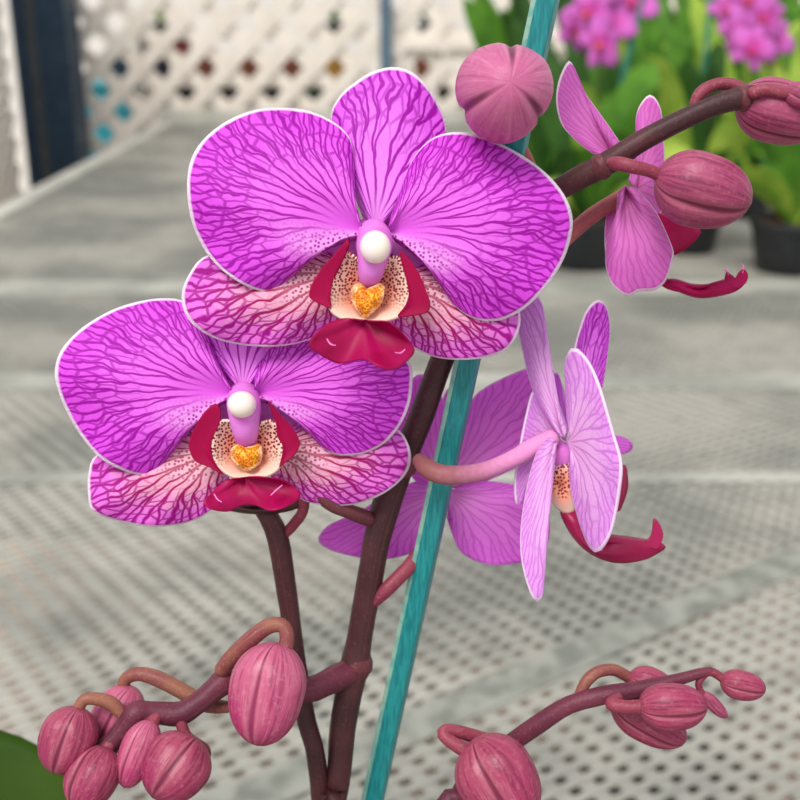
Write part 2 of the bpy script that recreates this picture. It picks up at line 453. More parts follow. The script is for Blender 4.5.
def ellipsoid(name, parent, mat, px, py, d, rx, ry, rz):
    """rounded body, radii in pixels at its depth"""
    c = at(px, py, d); k = d/F; verts, faces, uvs = [], [], []
    n, m = 18, 28
    for i in range(n+1):
        a = PI*i/n
        for j in range(m):
            b = 2*PI*j/m
            verts.append(c+RGT*(rx*k*math.sin(a)*math.cos(b))+UPV*(ry*k*math.cos(a))-FWD*(rz*k*math.sin(a)*math.sin(b)))
            uvs.append((j/m, i/n))
    for i in range(n):
        for j in range(m):
            a = i*m+j; b = i*m+(j+1) % m
            faces.append((a, a+m, b+m, b))
    o = link_mesh(name, verts, faces, mat, parent, True, uvs)
    bm = bmesh.new(); bm.from_mesh(o.data); bmesh.ops.remove_doubles(bm, verts=bm.verts, dist=1e-7); bm.to_mesh(o.data); bm.free()
    return o

# ---- the large upper flower, facing the camera
DA = .247
fa = sub_empty('flower', 375, 245, DA, 'upper large open magenta flower facing forward')
sheet('dorsal_sepal', fa, M['dorsal'], z1([(390, 345)])[0],
      z1([(372, 330), (345, 260), (318, 190), (307, 125), (324, 88), (350, 64), (385, 42), (425, 33), (460, 42), (490, 70), (512, 105), (527, 150), (512, 205), (470, 270), (415, 330)]),
      DA+.003, bulge=.002, tip=.003, side=.002, ripple=.0006)
sheet('lateral_sepal', fa, M['sepal'], z1([(352, 425)])[0],
      z1([(340, 395), (290, 372), (200, 375), (120, 382), (64, 395), (38, 425), (23, 462), (28, 500), (52, 530), (95, 552), (150, 563), (205, 564), (250, 556), (292, 540), (330, 510), (352, 470)]),
      DA+.003, bulge=.002, tip=.0035, side=.001, ripple=.0008)
sheet('lateral_sepal', fa, M['sepal'], z1([(425, 430)])[0],
      z1([(405, 480), (418, 520), (440, 548), (470, 570), (512, 586), (560, 590), (602, 585), (640, 570), (662, 540), (666, 500), (640, 460), (560, 420), (500, 405), (440, 410)])[::-1],
      DA+.003, bulge=.002, tip=.0035, side=.001, ripple=.0008, phase=2)
sheet('petal', fa, M['petal'], z1([(370, 345)])[0],
      z1([(362, 325), (352, 285), (352, 240), (350, 200), (340, 165), (315, 140), (270, 118), (220, 111), (165, 114), (110, 135), (65, 170), (40, 210), (33, 260), (40, 320), (60, 370), (85, 405), (120, 435), (160, 455), (195, 459), (225, 440), (250, 412), (285, 388), (322, 372), (355, 362)]),
      DA, nu=80, nv=30, bulge=.004, tip=.0015, side=.001, ripple=.001)
sheet('petal', fa, M['petal'], z1([(412, 345)])[0],
      z1([(418, 325), (430, 295), (442, 262), (456, 222), (476, 190), (505, 166), (545, 157), (590, 164), (640, 184), (690, 214), (731, 250), (758, 290), (767, 330), (757, 380), (735, 425), (700, 470), (660, 502), (618, 516), (578, 511), (546, 490), (520, 455), (495, 420), (468, 393), (430, 365)]),
      DA, nu=80, nv=30, bulge=.004, tip=.0015, side=.001, ripple=.001, phase=3)

def lip_parts(fl, D, z, lobe_l, lobe_r, lobe_lb, lobe_rb, throat, tb, callus, cb, mid, mb, col, cap, tend):
    sheet('throat', fl, M['throat'], z([tb])[0], z(throat), D-.001, nu=60, nv=16, tip=-.005, curl=0, closed=True, thick=.0006)
    sheet('side_lobe', fl, M['lobe'], z([lobe_lb])[0], z(lobe_l), D-.006, nu=44, nv=14, tip=-.0004, bulge=0, curl=0, closed=True, thick=.0003)
    sheet('side_lobe', fl, M['lobe'], z([lobe_rb])[0], z(lobe_r), D-.006, nu=44, nv=14, tip=-.0004, bulge=0, curl=0, closed=True, thick=.0003)
    sheet('callus', fl, M['callus'], z([cb])[0], z(callus), D-.0072, nu=48, nv=14, tip=.002, curl=0, closed=True, thick=.001, ripple=.001, rf=5)
    m = sheet('lip', fl, M['crimson'], z([mb])[0], z(mid), D-.008, nu=64, nv=20, tip=-.004, bulge=.001, curl=.1, ripple=.0024, rf=3, thick=.0003)
    for t in tend: ptube('tendril', fl, M['tendril'], [(*z([p[:2]])[0], D-.0135-.001*i, p[2]) for i, p in enumerate(t)], n=16, ns=8)
    ptube('column', fl, M['column'], [(*z([c[:2]])[0], D+c[2], c[3]) for c in col], n=24, ns=24)
    c = z([cap[:2]])[0]
    rc = z([col[-3][:2]])[0]
    ring = [(rc[0]+60*math.cos(t), rc[1]+(36 if math.sin(t) > 0 else 30)*math.sin(t)) for t in [2*PI*i/20 for i in range(20)]]
    sheet('receptacle', fl, M['column'], (rc[0], rc[1]+4), ring, D+.0048, nu=40, nv=8, tip=.0005, curl=0, closed=True)
    e = ellipsoid('anther_cap', fl, M['cap'], c[0], c[1], D-.0105, cap[2], cap[3], 14); e['label'] = 'pearly white rounded cap'

lip_parts(fa, DA, zl,
    [(312, 155), (285, 185), (252, 222), (205, 275), (168, 335), (156, 380), (172, 402), (205, 418), (245, 434), (240, 395), (246, 345), (262, 285), (290, 220), (318, 182)],
    [(520, 202), (545, 222), (575, 260), (602, 305), (625, 365), (642, 418), (630, 448), (600, 458), (560, 464), (508, 468), (540, 425), (556, 375), (545, 310), (530, 255)],
    (225, 380), (575, 420),
    [(398, 250), (350, 235), (300, 205), (262, 285), (240, 360), (236, 430), (285, 474), (380, 492), (470, 482), (540, 450), (560, 375), (535, 290), (512, 225), (450, 245)], (395, 385),
    [(390, 362), (362, 340), (332, 350), (330, 395), (348, 437), (380, 472), (412, 445), (446, 398), (458, 352), (428, 336)], (390, 405),
    [(372, 482), (300, 474), (222, 500), (166, 553), (158, 585), (185, 610), (235, 640), (280, 655), (330, 645), (380, 638), (430, 665), (480, 680), (530, 660), (570, 622), (577, 590), (545, 550), (505, 510), (470, 486), (395, 484)], (383, 480),
    [(398, 332, -.002, 9), (402, 290, -.005, 13), (410, 240, -.006, 15), (416, 195, -.0055, 18), (418, 160, -.003, 18), (412, 135, .0, 16)], (421, 188, 15.5, 16.5),
    [[(228, 556, .6), (242, 576, .9), (262, 582, .5)], [(540, 598, .6), (522, 612, .9), (500, 610, .5)]])

# ---- the lower flower beside it, overlapped by the upper one
DB = .262
fb = sub_empty('flower', 242, 405, DB, 'lower open magenta flower overlapped by the upper one')
sheet('dorsal_sepal', fb, M['dorsal'], z2([(405, 225)])[0],
      z2([(378, 200), (335, 140), (318, 80), (345, 30), (405, 5), (455, 30), (492, 80), (482, 140), (430, 200)]), DB+.0008, bulge=.002, tip=.0015)
sheet('lateral_sepal', fb, M['sepal'], z2([(372, 340)])[0],
      z2([(352, 290), (290, 282), (200, 312), (115, 349), (98, 385), (97, 430), (106, 462), (150, 480), (210, 492), (270, 490), (320, 475), (352, 450), (382, 405)]),
      DB+.003, bulge=.002, tip=.003, ripple=.0008, phase=1)
sheet('lateral_sepal', fb, M['sepal'], z2([(450, 335)])[0],
      z2([(462, 395), (500, 424), (540, 445), (590, 451), (640, 446), (690, 425), (725, 396), (741, 365), (737, 330), (712, 298), (640, 285), (560, 280), (480, 300)])[::-1],
      DB+.003, bulge=.002, tip=.003, ripple=.0008, phase=4)
sheet('petal', fb, M['petal'], z2([(388, 228)])[0],
      z2([(378, 205), (352, 150), (325, 85), (290, 45), (250, 37), (200, 43), (150, 58), (108, 80), (74, 105), (42, 142), (30, 185), (40, 230), (60, 275), (85, 315), (120, 355), (165, 380), (208, 390), (238, 377), (264, 346), (292, 310), (330, 272), (372, 246)]),
      DB, nu=80, nv=30, bulge=.004, tip=.0015, ripple=.001, phase=1.5)
sheet('petal', fb, M['petal'], z2([(425, 228)])[0],
      z2([(428, 200), (445, 140), (490, 98), (560, 88), (640, 104), (705, 138), (741, 168), (744, 210), (738, 250), (720, 290), (690, 325), (648, 346), (604, 350), (570, 338), (545, 312), (518, 280), (480, 256), (440, 243)]),
      DB, nu=80, nv=30, bulge=.004, tip=.0015, ripple=.001, phase=5)
lip_parts(fb, DB, zm,
    [(188, 178), (130, 225), (82, 300), (48, 385), (55, 440), (85, 490), (160, 520), (232, 562), (190, 505), (166, 440), (168, 365), (206, 290), (217, 215)],
    [(472, 160), (520, 225), (580, 285), (628, 355), (637, 405), (602, 462), (545, 505), (528, 525), (546, 450), (548, 395), (518, 350), (512, 280), (488, 215)],
    (130, 440), (580, 430),
    [(345, 300), (270, 270), (212, 275), (180, 350), (170, 440), (205, 520), (290, 575), (380, 580), (470, 565), (535, 515), (548, 430), (535, 340), (495, 270), (420, 285)], (350, 440),
    [(352, 422), (318, 405), (282, 414), (276, 455), (305, 505), (365, 535), (415, 500), (436, 450), (430, 408), (392, 402)], (352, 462),
    [(330, 575), (250, 588), (185, 640), (128, 700), (160, 740), (250, 756), (330, 722), (400, 722), (480, 750), (560, 732), (632, 690), (636, 650), (560, 592), (440, 570), (365, 570)], (350, 572),
    [(352, 388, -.002, 10), (350, 330, -.005, 13), (345, 270, -.006, 15), (342, 205, -.0055, 17), (340, 170, -.003, 17), (340, 135, .0, 15)], (330, 184, 14.5, 13.5),
    [[(182, 662, .6), (200, 690, .8), (222, 705, .5)], [(545, 615, .6), (515, 640, .9), (485, 668, .5)]])

# ---- the flower seen from the side, facing away to the right
DC = .268
fc = sub_empty('flower', 560, 440, DC, 'flower seen from its side with pale petals and a hooked crimson lip')
sheet('petal', fc, M['dorsal'], zs([(175, 360)])[0],
      zs([(168, 330), (168, 240), (176, 160), (190, 108), (205, 70), (230, 47), (250, 63), (258, 112), (252, 175), (240, 250), (215, 320)]), DC+.004, gx=.00022, thick=.0006)
sheet('dorsal_sepal', fc, M['back_pale'], zs([(152, 378)])[0],
      zs([(130, 352), (100, 305), (74, 245), (54, 165), (42, 100), (52, 50), (78, 32), (98, 55), (106, 150), (117, 228), (136, 290), (158, 350)]), DC+.001, gx=-.00005, bulge=.002, thick=.0006)
sheet('lateral_sepal', fc, M['back'], zs([(155, 385)])[0],
      zs([(130, 320), (118, 250), (128, 215), (142, 232), (150, 280), (165, 340)]), DC+.012, nu=30, nv=12)
sheet('lateral_sepal', fc, M['back_pale'], zs([(145, 378)])[0],
      zs([(138, 340), (112, 292), (80, 258), (58, 330), (38, 440), (34, 500), (42, 530), (66, 480), (105, 410)]), DC+.006, gx=.0001, thick=.0006)
sheet('lateral_sepal', fc, M['back_pale'], zs([(132, 378)])[0],
      zs([(118, 372), (90, 402), (66, 480), (50, 580), (51, 660), (68, 728), (86, 757), (99, 738), (101, 640), (106, 560), (109, 470), (128, 398)]), DC-.003, gy=-.00002, bulge=.0015, thick=.0007)
sheet('petal', fc, M['back_pale'], zs([(160, 382)])[0],
      zs([(160, 330), (157, 260), (154, 195), (170, 160), (192, 170), (215, 202), (235, 250), (252, 305), (270, 368), (286, 430), (281, 500), (266, 580), (246, 624), (226, 641), (205, 615), (185, 560), (170, 500), (164, 440)]),
      DC-.004, nu=70, nv=24, gx=-.0003, bulge=.001, ripple=.0004, thick=.0007)
sheet('throat', fc, M['throat'], zs([(140, 480)])[0], zs([(150, 430), (118, 455), (108, 490), (128, 530), (150, 548), (172, 545), (180, 490), (172, 440)]), DC+.003, nu=40, nv=12, bulge=.002, curl=0, closed=True)
ellipsoid('column', fc, M['column'], *zs([(146, 412)])[0], DC+.004, 10, 14, 9)
sheet('lip', fc, M['lip_dark'], zs([(215, 618)])[0],
      zs([(143, 540), (164, 590), (200, 632), (245, 657), (290, 664), (340, 656), (375, 639), (389, 628), (372, 618), (345, 613), (300, 606), (255, 600), (225, 590), (195, 565), (172, 540)]),
      DC+.004, nu=70, nv=16, bulge=.0025, curl=0, closed=True, thick=.0007)
sheet('lip_hook', fc, M['lip_dark'], zs([(365, 622)])[0], zs([(343, 616), (353, 604), (358, 588), (362, 561), (373, 570), (383, 594), (381, 612), (370, 632), (352, 628)]), DC+.0025, nu=40, nv=8, curl=0, closed=True, thick=.0006)
sheet('side_lobe', fc, M['lip_dark'], zs([(168, 480)])[0], zs([(166, 455), (230, 440), (288, 434), (298, 455), (299, 490), (287, 528), (272, 545), (220, 522), (168, 505)]), DC+.003, nu=40, nv=12, bulge=.001, gx=.00012, thick=.0007)
sheet('lateral_sepal', fc, M['back_pink'], zs([(165, 385)])[0], zs([(166, 365), (230, 360), (290, 369), (313, 390), (295, 408), (230, 412), (166, 403)]), DC+.003, nu=36, nv=12, gx=.0002)
ptube('pedicel', fc, M['pedicel_pink'], [(419, 460, .2665, 7), (427, 468, .2635, 9.5), (446, 475, .262, 10), (480, 472, .2635, 9), (510, 460, .2655, 8.5), (532, 448, DC, 9.5), (552, 438, DC+.001, 9)], n=44)

# ---- the flower behind the stake, seen from its back
DD = .292
fd = sub_empty('flower', 442, 488, DD, 'flower behind the stake, seen from its back')
sheet('petal', fd, M['back_pink'], z3([(305, 438)])[0], z3([(312, 400), (325, 345), (342, 288), (372, 240), (430, 205), (492, 184), (540, 200), (560, 260), (540, 330), (480, 380), (400, 420), (340, 440)]), DD, gx=.00005, bulge=.002, ripple=.001)
sheet('lateral_sepal', fd, M['back_pink'], z3([(308, 445)])[0], z3([(310, 500), (328, 555), (352, 582), (400, 600), (445, 598), (492, 588), (520, 560), (525, 505), (500, 450), (420, 425), (340, 430)])[::-1], DD-.001, bulge=.002, ripple=.001)
sheet('lateral_sepal', fd, M['back_pink'], z3([(305, 445)])[0], z3([(260, 420), (200, 440), (120, 490), (62, 515), (38, 545), (58, 566), (105, 580), (170, 588), (232, 575), (272, 540), (302, 480)]), DD-.001, bulge=.002, ripple=.001)
sheet('petal', fd, M['back_pink'], z3([(303, 440)])[0], z3([(250, 430), (205, 370), (205, 280), (238, 206), (272, 205), (300, 250), (315, 310), (318, 380)]), DD, bulge=.002)
sheet('dorsal_sepal', fd, M['back_pink'], z3([(310, 440)])[0], z3([(300, 380), (290, 300), (310, 230), (340, 240), (360, 300), (345, 370)]), DD+.004, bulge=.002)
ptube('pedicel', fd, M['pedicel_rose'], [(371, 604, .283, 6), (384, 592, .2815, 7.5), (396, 580, .282, 7.5), (412, 563, .284, 7.5), (430, 535, .289, 7), (440, 505, DD-.001, 8), (444, 488, DD, 8)], n=36)

# ---- the flower behind the upper stem, turned away
DE = .266
fe = sub_empty('flower', 628, 195, DE, 'half-open flower behind the upper stem, turned away')
sheet('petal', fe, M['turned'], z4([(392, 312)])[0], z4([(372, 302), (340, 296), (300, 266), (270, 231), (258, 180), (265, 130), (287, 91), (302, 125), (325, 168), (350, 203), (375, 238), (398, 272)]), DE+.001, bulge=.003, tip=-.004, thick=.0006)
sheet('dorsal_sepal', fe, M['turned'], z4([(435, 380)])[0], z4([(420, 360), (428, 330), (437, 280), (437, 220), (446, 188), (467, 167), (487, 192), (494, 240), (498, 330), (496, 400), (480, 440), (450, 410)]), DE+.003, bulge=.002, thick=.0006)
sheet('lateral_sepal', fe, M['turned'], z4([(440, 375)])[0], z4([(440, 370), (480, 400), (497, 450), (500, 500), (470, 520), (440, 480)]), DE+.004, bulge=.001, nu=40)
sheet('lateral_sepal', fe, M['turned'], z4([(410, 385)])[0], z4([(395, 400), (372, 430), (366, 490), (375, 540), (420, 560), (440, 480), (430, 400)]), DE+.002, bulge=.001, nu=40)
sheet('petal', fe, M['turned'], z4([(410, 368)])[0], z4([(398, 385), (392, 440), (375, 480), (370, 540), (380, 582), (398, 604), (418, 613), (440, 602), (475, 600), (500, 578), (515, 532), (516, 512), (490, 450), (465, 410), (432, 372)]),
      DE-.003, bulge=.005, tip=-.002, ripple=.0015, rf=2, thick=.0007)
sheet('side_lobe', fe, M['crimson'], z4([(432, 420)])[0], z4([(434, 408), (490, 428), (540, 445), (578, 468), (560, 495), (530, 518), (505, 520), (460, 482), (432, 440)]), DE+.0045, nu=44, nv=12, bulge=.002, thick=.0007)
ptube('lip_claw', fe, M['crimson'], [(*z4([p])[0], DE+q, r) for p, q, r in (((430, 395), .001, 5), ((440, 470), .004, 5), ((470, 545), .0045, 5), ((500, 585), .004, 4), ((530, 598), .0035, 3))], n=24)
sheet('lip', fe, M['crimson'], z4([(570, 597)])[0], z4([(490, 582), (530, 602), (580, 616), (640, 607), (668, 594), (680, 575), (660, 574), (632, 578), (600, 588), (560, 588), (520, 577)]), DE+.004, nu=60, nv=12, bulge=.0015, curl=0, closed=True, thick=.0006)
sheet('lip_hook', fe, M['crimson'], z4([(658, 580)])[0], z4([(634, 584), (636, 560), (646, 566), (655, 574), (664, 560), (674, 554), (684, 566), (678, 586), (655, 596)]), DE+.003, nu=40, nv=8, curl=0, closed=True, thick=.0005)
for q in ([(640, 566), (636, 556), (630, 557)], [(672, 562), (674, 548), (671, 542)]): ptube('tendril', fe, M['tendril'], [(*z4([p])[0], DE+.003, r) for p, r in zip(q, (1.2, .9, .5))], n=12, ns=8)
ptube('pedicel', fe, M['pedicel'], [(516, 222, .2645, 6), (524, 243, .268, 7), (541, 255, .271, 7), (557, 247, .2715, 7), (572, 233, .270, 7.5), (590, 217, .268, 8), (607, 206, DE, 8), (626, 196, DE, 9)], n=30)

# ---- stems
def wp(px, py, d, r): return (*at(px, py, d), r*d/F)
base_main = (POT.x+.004, POT.y-.004, BENCH+.105, .0036)
main = sweep('flower_spike', orchid, M['stem'], [
    base_main, (POT.x-.002, POT.y-.012, BENCH+.2, .0034), wp(333, 815, .2935, 11), wp(337, 792, .2925, 11.5), wp(344, 720, .289, 13.5), wp(351, 682, .287, 14), wp(355, 664, .286, 15), wp(359, 640, .2855, 13),
    wp(368, 590, .283, 13), wp(377, 540, .280, 13.5), wp(388, 500, .278, 14.5), wp(402, 462, .2765, 13.5), wp(422, 415, .274, 12.5), wp(440, 365, .272, 12), wp(464, 310, .270, 12),
    wp(495, 250, .267, 11.5), wp(532, 207, .262, 11.5), wp(575, 180, .257, 11.5), wp(608, 163, .254, 12), wp(640, 142, .252, 11), wp(682, 120, .251, 10.5), wp(722, 103, .250, 10.5), wp(750, 97, .250, 12), wp(775, 98, .250, 9), wp(806, 103, .250, 8)], n=170, ns=18, wob=.06)
def bract(x, y, d, w, h, ang, mat=M['stem_rose']):
    """small pointed scale that clasps the stem at a node"""
    ca, sa = math.cos(ang), math.sin(ang)
    R = lambda a, b: (x+a*ca-b*sa, y+a*sa+b*ca)
    return sheet('bract', main, mat, R(0, h*.5), [R(-w, h*.45), R(-w*1.02, 0), R(-w*.6, -h*.5), R(0, -h*.8), R(w*.6, -h*.5), R(w*1.02, 0), R(w, h*.45)], d, nu=24, nv=8, bulge=.0006, tip=.0016, curl=0, thick=.0006)
def node(x0, y0, x1, y1, d, r, mat):
    """ring where a branch or bud stalk leaves the stem"""
    xm, ym = (x0+x1)/2, (y0+y1)/2
    ptube('node', main, mat, [(x0, y0, d, r-1.5), (xm*.5+x0*.5, ym*.5+y0*.5, d, r+.6), (xm*.5+x1*.5, ym*.5+y1*.5, d, r+.4), (x1, y1, d, r-1.5)], n=14, ns=20)
node(356, 672, 358, 656, .2862, 15.2, M['stem_rose'])
node(400, 470, 407, 455, .2763, 14.5, M['stem_rose'])
node(596, 170, 606, 164, .2545, 12.6, M['stem_rose'])
node(738, 99, 748, 97, .250, 12.8, M['stem_rose'])

ptube('side_stem', orchid, M['stem'], [(252, 498, .274, 9), (266, 512, .275, 10), (278, 540, .277, 11), (288, 600, .281, 10), (294, 645, .2835, 9.5), (306, 718, .288, 9.5), (320, 790, .293, 9.5)] +
      [(*proj(Vector((POT.x-.008, POT.y-.006, BENCH+.2))), 9), (*proj(Vector((POT.x-.01, POT.y, BENCH+.105))), 9)], n=90, wob=.06)
ptube('pedicel', fb, M['pedicel_rose'], [(286, 533, .277, 5), (294, 524, .276, 5.5), (303, 510, .273, 5.5), (300, 490, .270, 6), (272, 450, .267, 6.5), (246, 420, .2645, 7)], n=36)
ptube('pedicel', fb, M['stem_rose'], [(378, 524, .2805, 6), (364, 517, .2755, 8), (348, 511, .2715, 7.5), (325, 500, .268, 7), (285, 460, .2665, 7), (252, 425, .2655, 7)], n=36)
sheet('calyx', fb, M['stem'], (255, 508), [(215, 505), (232, 511), (262, 514), (292, 510), (308, 500), (270, 498)], .272, nu=30, nv=8, bulge=.002, curl=0, closed=True)
ptube('pedicel', fa, M['stem_rose'], [(455, 330, .270, 8), (440, 312, .266, 7.5), (418, 288, .260, 7.5), (396, 268, .254, 8), (378, 252, DA+.004, 9)], n=36)

branch = ptube('side_branch', orchid, M['stem_purple'], [(353, 670, .286, 12), (338, 677, .283, 13.5), (322, 685, .280, 12.5), (312, 689, .279, 13), (300, 691, .277, 11.5), (262, 690, .273, 11), (232, 683, .2715, 11.5), (224, 682, .271, 13), (214, 690, .270, 11.5),
               (198, 703, .269, 11), (178, 714, .268, 12), (150, 712, .267, 10.5), (136, 713, .266, 12), (126, 726, .266, 11), (114, 740, .2655, 10), (100, 754, .265, 11)], n=110, wob=.06)

# ---- buds
def egg(pw=.62, skew=.12, blunt=0):
    def f(v):
        s = math.sin(PI*v**(1-skew))
        return max(1e-4, s)**pw
    return f
def bullet(a=.42, b=3.4, c=.62):
    return lambda v: max(1e-4, (1-(1-min(v/a, 1))**2.2)**.55*max(1e-5, 1-max(0, (v-.25)/.75)**b)**c)
def bud(name, mat, b0, b1, w, roll=0, ped=None, pmat=None, label=None, pw=.62, skew=.12, groove=.13, lobes=.05, shape=1):
    """bud from its base to its tip (px, py, depth), half-width in pixels, with the pedicel that carries it"""
    p0, p1 = at(*b0), at(*b1)
    e = lathe_between(name, orchid, mat, p0, p1, w*(b0[2]+b1[2])/2/F, (bullet() if shape else egg(pw, skew)), seams=3, roll=roll, groove=groove, lobes=lobes)
    if label: e['label'] = label
    if ped: ptube('pedicel', e, pmat or M['pedicel_rose'], ped, n=34, ns=14)
    return e
bud('bud', M['bud_mauve'], (497, 101, .252), (511, 82, .2265), 48.5, roll=-.5, ped=[(538, 206, .262, 6), (530, 170, .258, 7), (521, 150, .2545, 7.5), (506, 118, .251, 7)], pmat=M['pedicel'],
    label='round mauve bud with its tip towards the viewer, over the upper flower', pw=.5, skew=0.0, groove=.1, lobes=.035, shape=0)
bud('bud', M['bud_dusk'], (655, 176, .2485), (752, 203, .2455), 38, roll=.5, ped=[(611, 163, .249, 6), (620, 164, .2465, 7.5), (634, 167, .2455, 7), (650, 171, .2465, 6.5), (664, 177, .2475, 7)],
    label='plump ribbed dusky pink bud below the upper stem', pw=.5, skew=.05)
bud('bud', M['bud_dusk'], (736, 100, .2535), (826, 124, .2525), 32, roll=.9, ped=[(694, 105, .2535, 5), (700, 94, .2535, 6.5), (712, 86, .2535, 6.5), (728, 84, .253, 6.5), (744, 90, .2525, 6.5), (756, 100, .253, 7)], pmat=M['pedicel_rose'], pw=.5)
bud('bud', M['bud_dusk'], (786, 88, .2455), (816, 104, .2445), 13, roll=.2, ped=[(752, 93, .2465, 6), (766, 90, .2455, 6), (782, 93, .245, 5.5), (792, 94, .245, 6)])
# lower left cluster
bud('bud', M['bud_pale'], (278, 642, .262), (257, 746, .260), 38, roll=.35, ped=[(222, 670, .2695, 8), (234, 655, .2665, 8.5), (252, 638, .2645, 8.5), (269, 626, .2635, 8), (283, 626, .263, 7.5), (287, 638, .2625, 7.5), (284, 652, .262, 8)], pmat=M['pedicel_tan'],
    label='big ribbed pink bud beside the main stem', pw=.52)
bud('bud', M['bud'], (80, 707, .264), (55, 774, .262), 28, roll=.2, ped=[(126, 718, .2665, 6), (112, 704, .266, 7), (98, 699, .2655, 6.5), (84, 700, .265, 6), (77, 712, .2645, 6)], pmat=M['pedicel_tan'], pw=.6)
bud('bud', M['bud'], (108, 747, .263), (76, 810, .258), 27, roll=.8, pw=.6, ped=[(112, 742, .265, 8), (104, 752, .264, 8)])
bud('bud', M['bud_pale'], (133, 686, .275), (98, 756, .274), 25, roll=.3, ped=[(228, 707, .274, 6), (205, 704, .2735, 8), (180, 690, .2735, 8), (156, 678, .274, 8), (138, 674, .2745, 7), (125, 680, .275, 6.5), (124, 696, .275, 6)], pmat=M['pedicel_tan'], pw=.6)
bud('bud', M['bud_pale'], (152, 720, .264), (124, 788, .261), 19, roll=.6, pw=.55, ped=[(158, 714, .2665, 7), (150, 726, .264, 7)])
bud('bud', M['bud'], (198, 738, .263), (152, 798, .256), 34, roll=.1, pw=.52, groove=.08, ped=[(180, 718, .267, 6), (186, 736, .2665, 6), (202, 752, .266, 9), (196, 756, .263, 9)], pmat=M['pedicel_rose'])
# lower right spike and its buds
ptube('flower_spike', orchid, M['stem_purple'], [(*proj(Vector((POT.x+.012, POT.y, BENCH+.105))), 9), (*proj(Vector((POT.x+.016, POT.y-.016, BENCH+.2))), 9.5), (440, 830, .279, 10), (458, 797, .275, 10), (480, 770, .271, 10),
      (505, 748, .268, 9.5), (534, 727, .265, 9.5), (567, 706, .263, 9), (600, 696, .262, 9.5), (640, 689, .262, 8), (680, 679, .262, 6), (700, 673, .262, 5), (711, 671, .262, 4.5)], n=110, wob=.06)
bud('bud', M['bud'], (474, 738, .2605), (526, 826, .256), 40, roll=.25, ped=[(503, 745, .267, 6.5), (480, 738, .2655, 7), (460, 732, .264, 6.5), (446, 730, .263, 6), (443, 735, .262, 6), (456, 745, .261, 7), (474, 754, .2605, 8)], label='ribbed rose bud at the foot of the lower right spray', pw=.5)
bud('bud', M['bud'], (638, 706, .2555), (708, 706, .2545), 24, roll=.5, ped=[(618, 698, .260, 6), (612, 704, .257, 7), (626, 707, .256, 7), (644, 707, .2555, 8)], pw=.5)
bud('bud', M['bud'], (612, 698, .268), (686, 742, .266), 23, roll=.7, pw=.55)
bud('bud', M['bud'], (628, 676, .267), (676, 694, .266), 17, roll=.1, pw=.6, ped=[(578, 698, .264, 5), (586, 682, .2645, 6), (598, 672, .265, 6), (614, 670, .266, 6), (628, 677, .267, 6), (638, 683, .267, 6)], pmat=M['pedicel_tan'])
bud('bud', M['bud'], (720, 680, .262), (766, 690, .261), 15, roll=.4, ped=[(703, 673, .262, 4.5), (712, 672, .262, 4.5), (722, 678, .262, 4.5), (730, 684, .262, 5)], pw=.65)
bud('bud', M['bud_dusk'], (702, 692, .263), (727, 718, .263), 7, roll=.4, ped=[(706, 674, .2625, 3), (699, 682, .2625, 3.5), (700, 690, .263, 3.5), (706, 698, .263, 4)], pw=.7)

# ---- leaves, pot and bark at the foot (below the frame but for one leaf)
M['leaf'] = simple('leaf_green', srgb(46, 72, 12), .55, .12, srgb(56, 82, 16), 30, .15)
def orchid_leaf(tx, ty, td, w, lift, dx=0, mat=None, parent=orchid, root=None, side=None):
    """broad strap leaf from the crown at root to the tip point, arching"""
    r = root; t = Vector((tx, ty, td)) if not isinstance(tx, Vector) else tx
    ax = t-r; n = 20; m = 9; verts, faces = [], []
    sd = Vector((-ax.y, ax.x, 0)).normalized()
    au = ax.normalized()
    if side is not None: sd = (side-au*side.dot(au)).normalized()
    up = sd.cross(au)
    if up.z < 0: up = -up
    for i in range(n+1):
        s = i/n
        c = r+ax*s+Vector((0, 0, lift*math.sin(PI*s)))
        ww = w*(.25+.75*math.sin(PI*min(1, s*1.0+.0)**.8)**.7) if s < .5 else w*max(0, (1-((s-.5)/.5)**2.6))**.5
        if s < .5: ww = w*(.3+.7*math.sin(PI*s)**1.0)
        for j in range(m):
            q = j/(m-1)*2-1
            verts.append(c+sd*(q*ww)+up*(abs(q)*ww*.22))
    for i in range(n):
        for j in range(m-1): faces.append((i*m+j, i*m+j+1, (i+1)*m+j+1, (i+1)*m+j))
    o = link_mesh('leaf', verts, faces, mat or M['leaf'], parent)
    s = o.modifiers.new('thickness', 'SOLIDIFY'); s.thickness = .0018; s.offset = 0
    s = o.modifiers.new('smooth', 'SUBSURF'); s.levels = 1; s.render_levels = 1
    return o
crown = POT+Vector((-.01, 0, .115))
sheet('leaf', orchid, M['leaf'], proj(crown)[:2], [(180, 1100), (90, 960), (92, 850), (76, 792), (58, 760), (30, 741), (-5, 729), (-60, 728), (-120, 760), (-150, 850), (-110, 980), (0, 1150), (100, 1240)],
      proj(crown)[2], nu=50, nv=24, tip=-.03, bulge=.03, thick=.0016, curl=.3)
orchid_leaf(crown+Vector((.17, .03, .02)), 0, 0, .03, .05, root=crown)
orchid_leaf(crown+Vector((-.05, .16, .0)), 0, 0, .03, .05, root=crown)
M['potplastic'] = simple('pot_plastic', srgb(30, 32, 34), .45, .4, srgb(38, 40, 42), 40)
M['bark'] = simple('bark', srgb(92, 62, 42), .9, .1, srgb(60, 40, 28), 90, bstr=.9, bdist=.004)
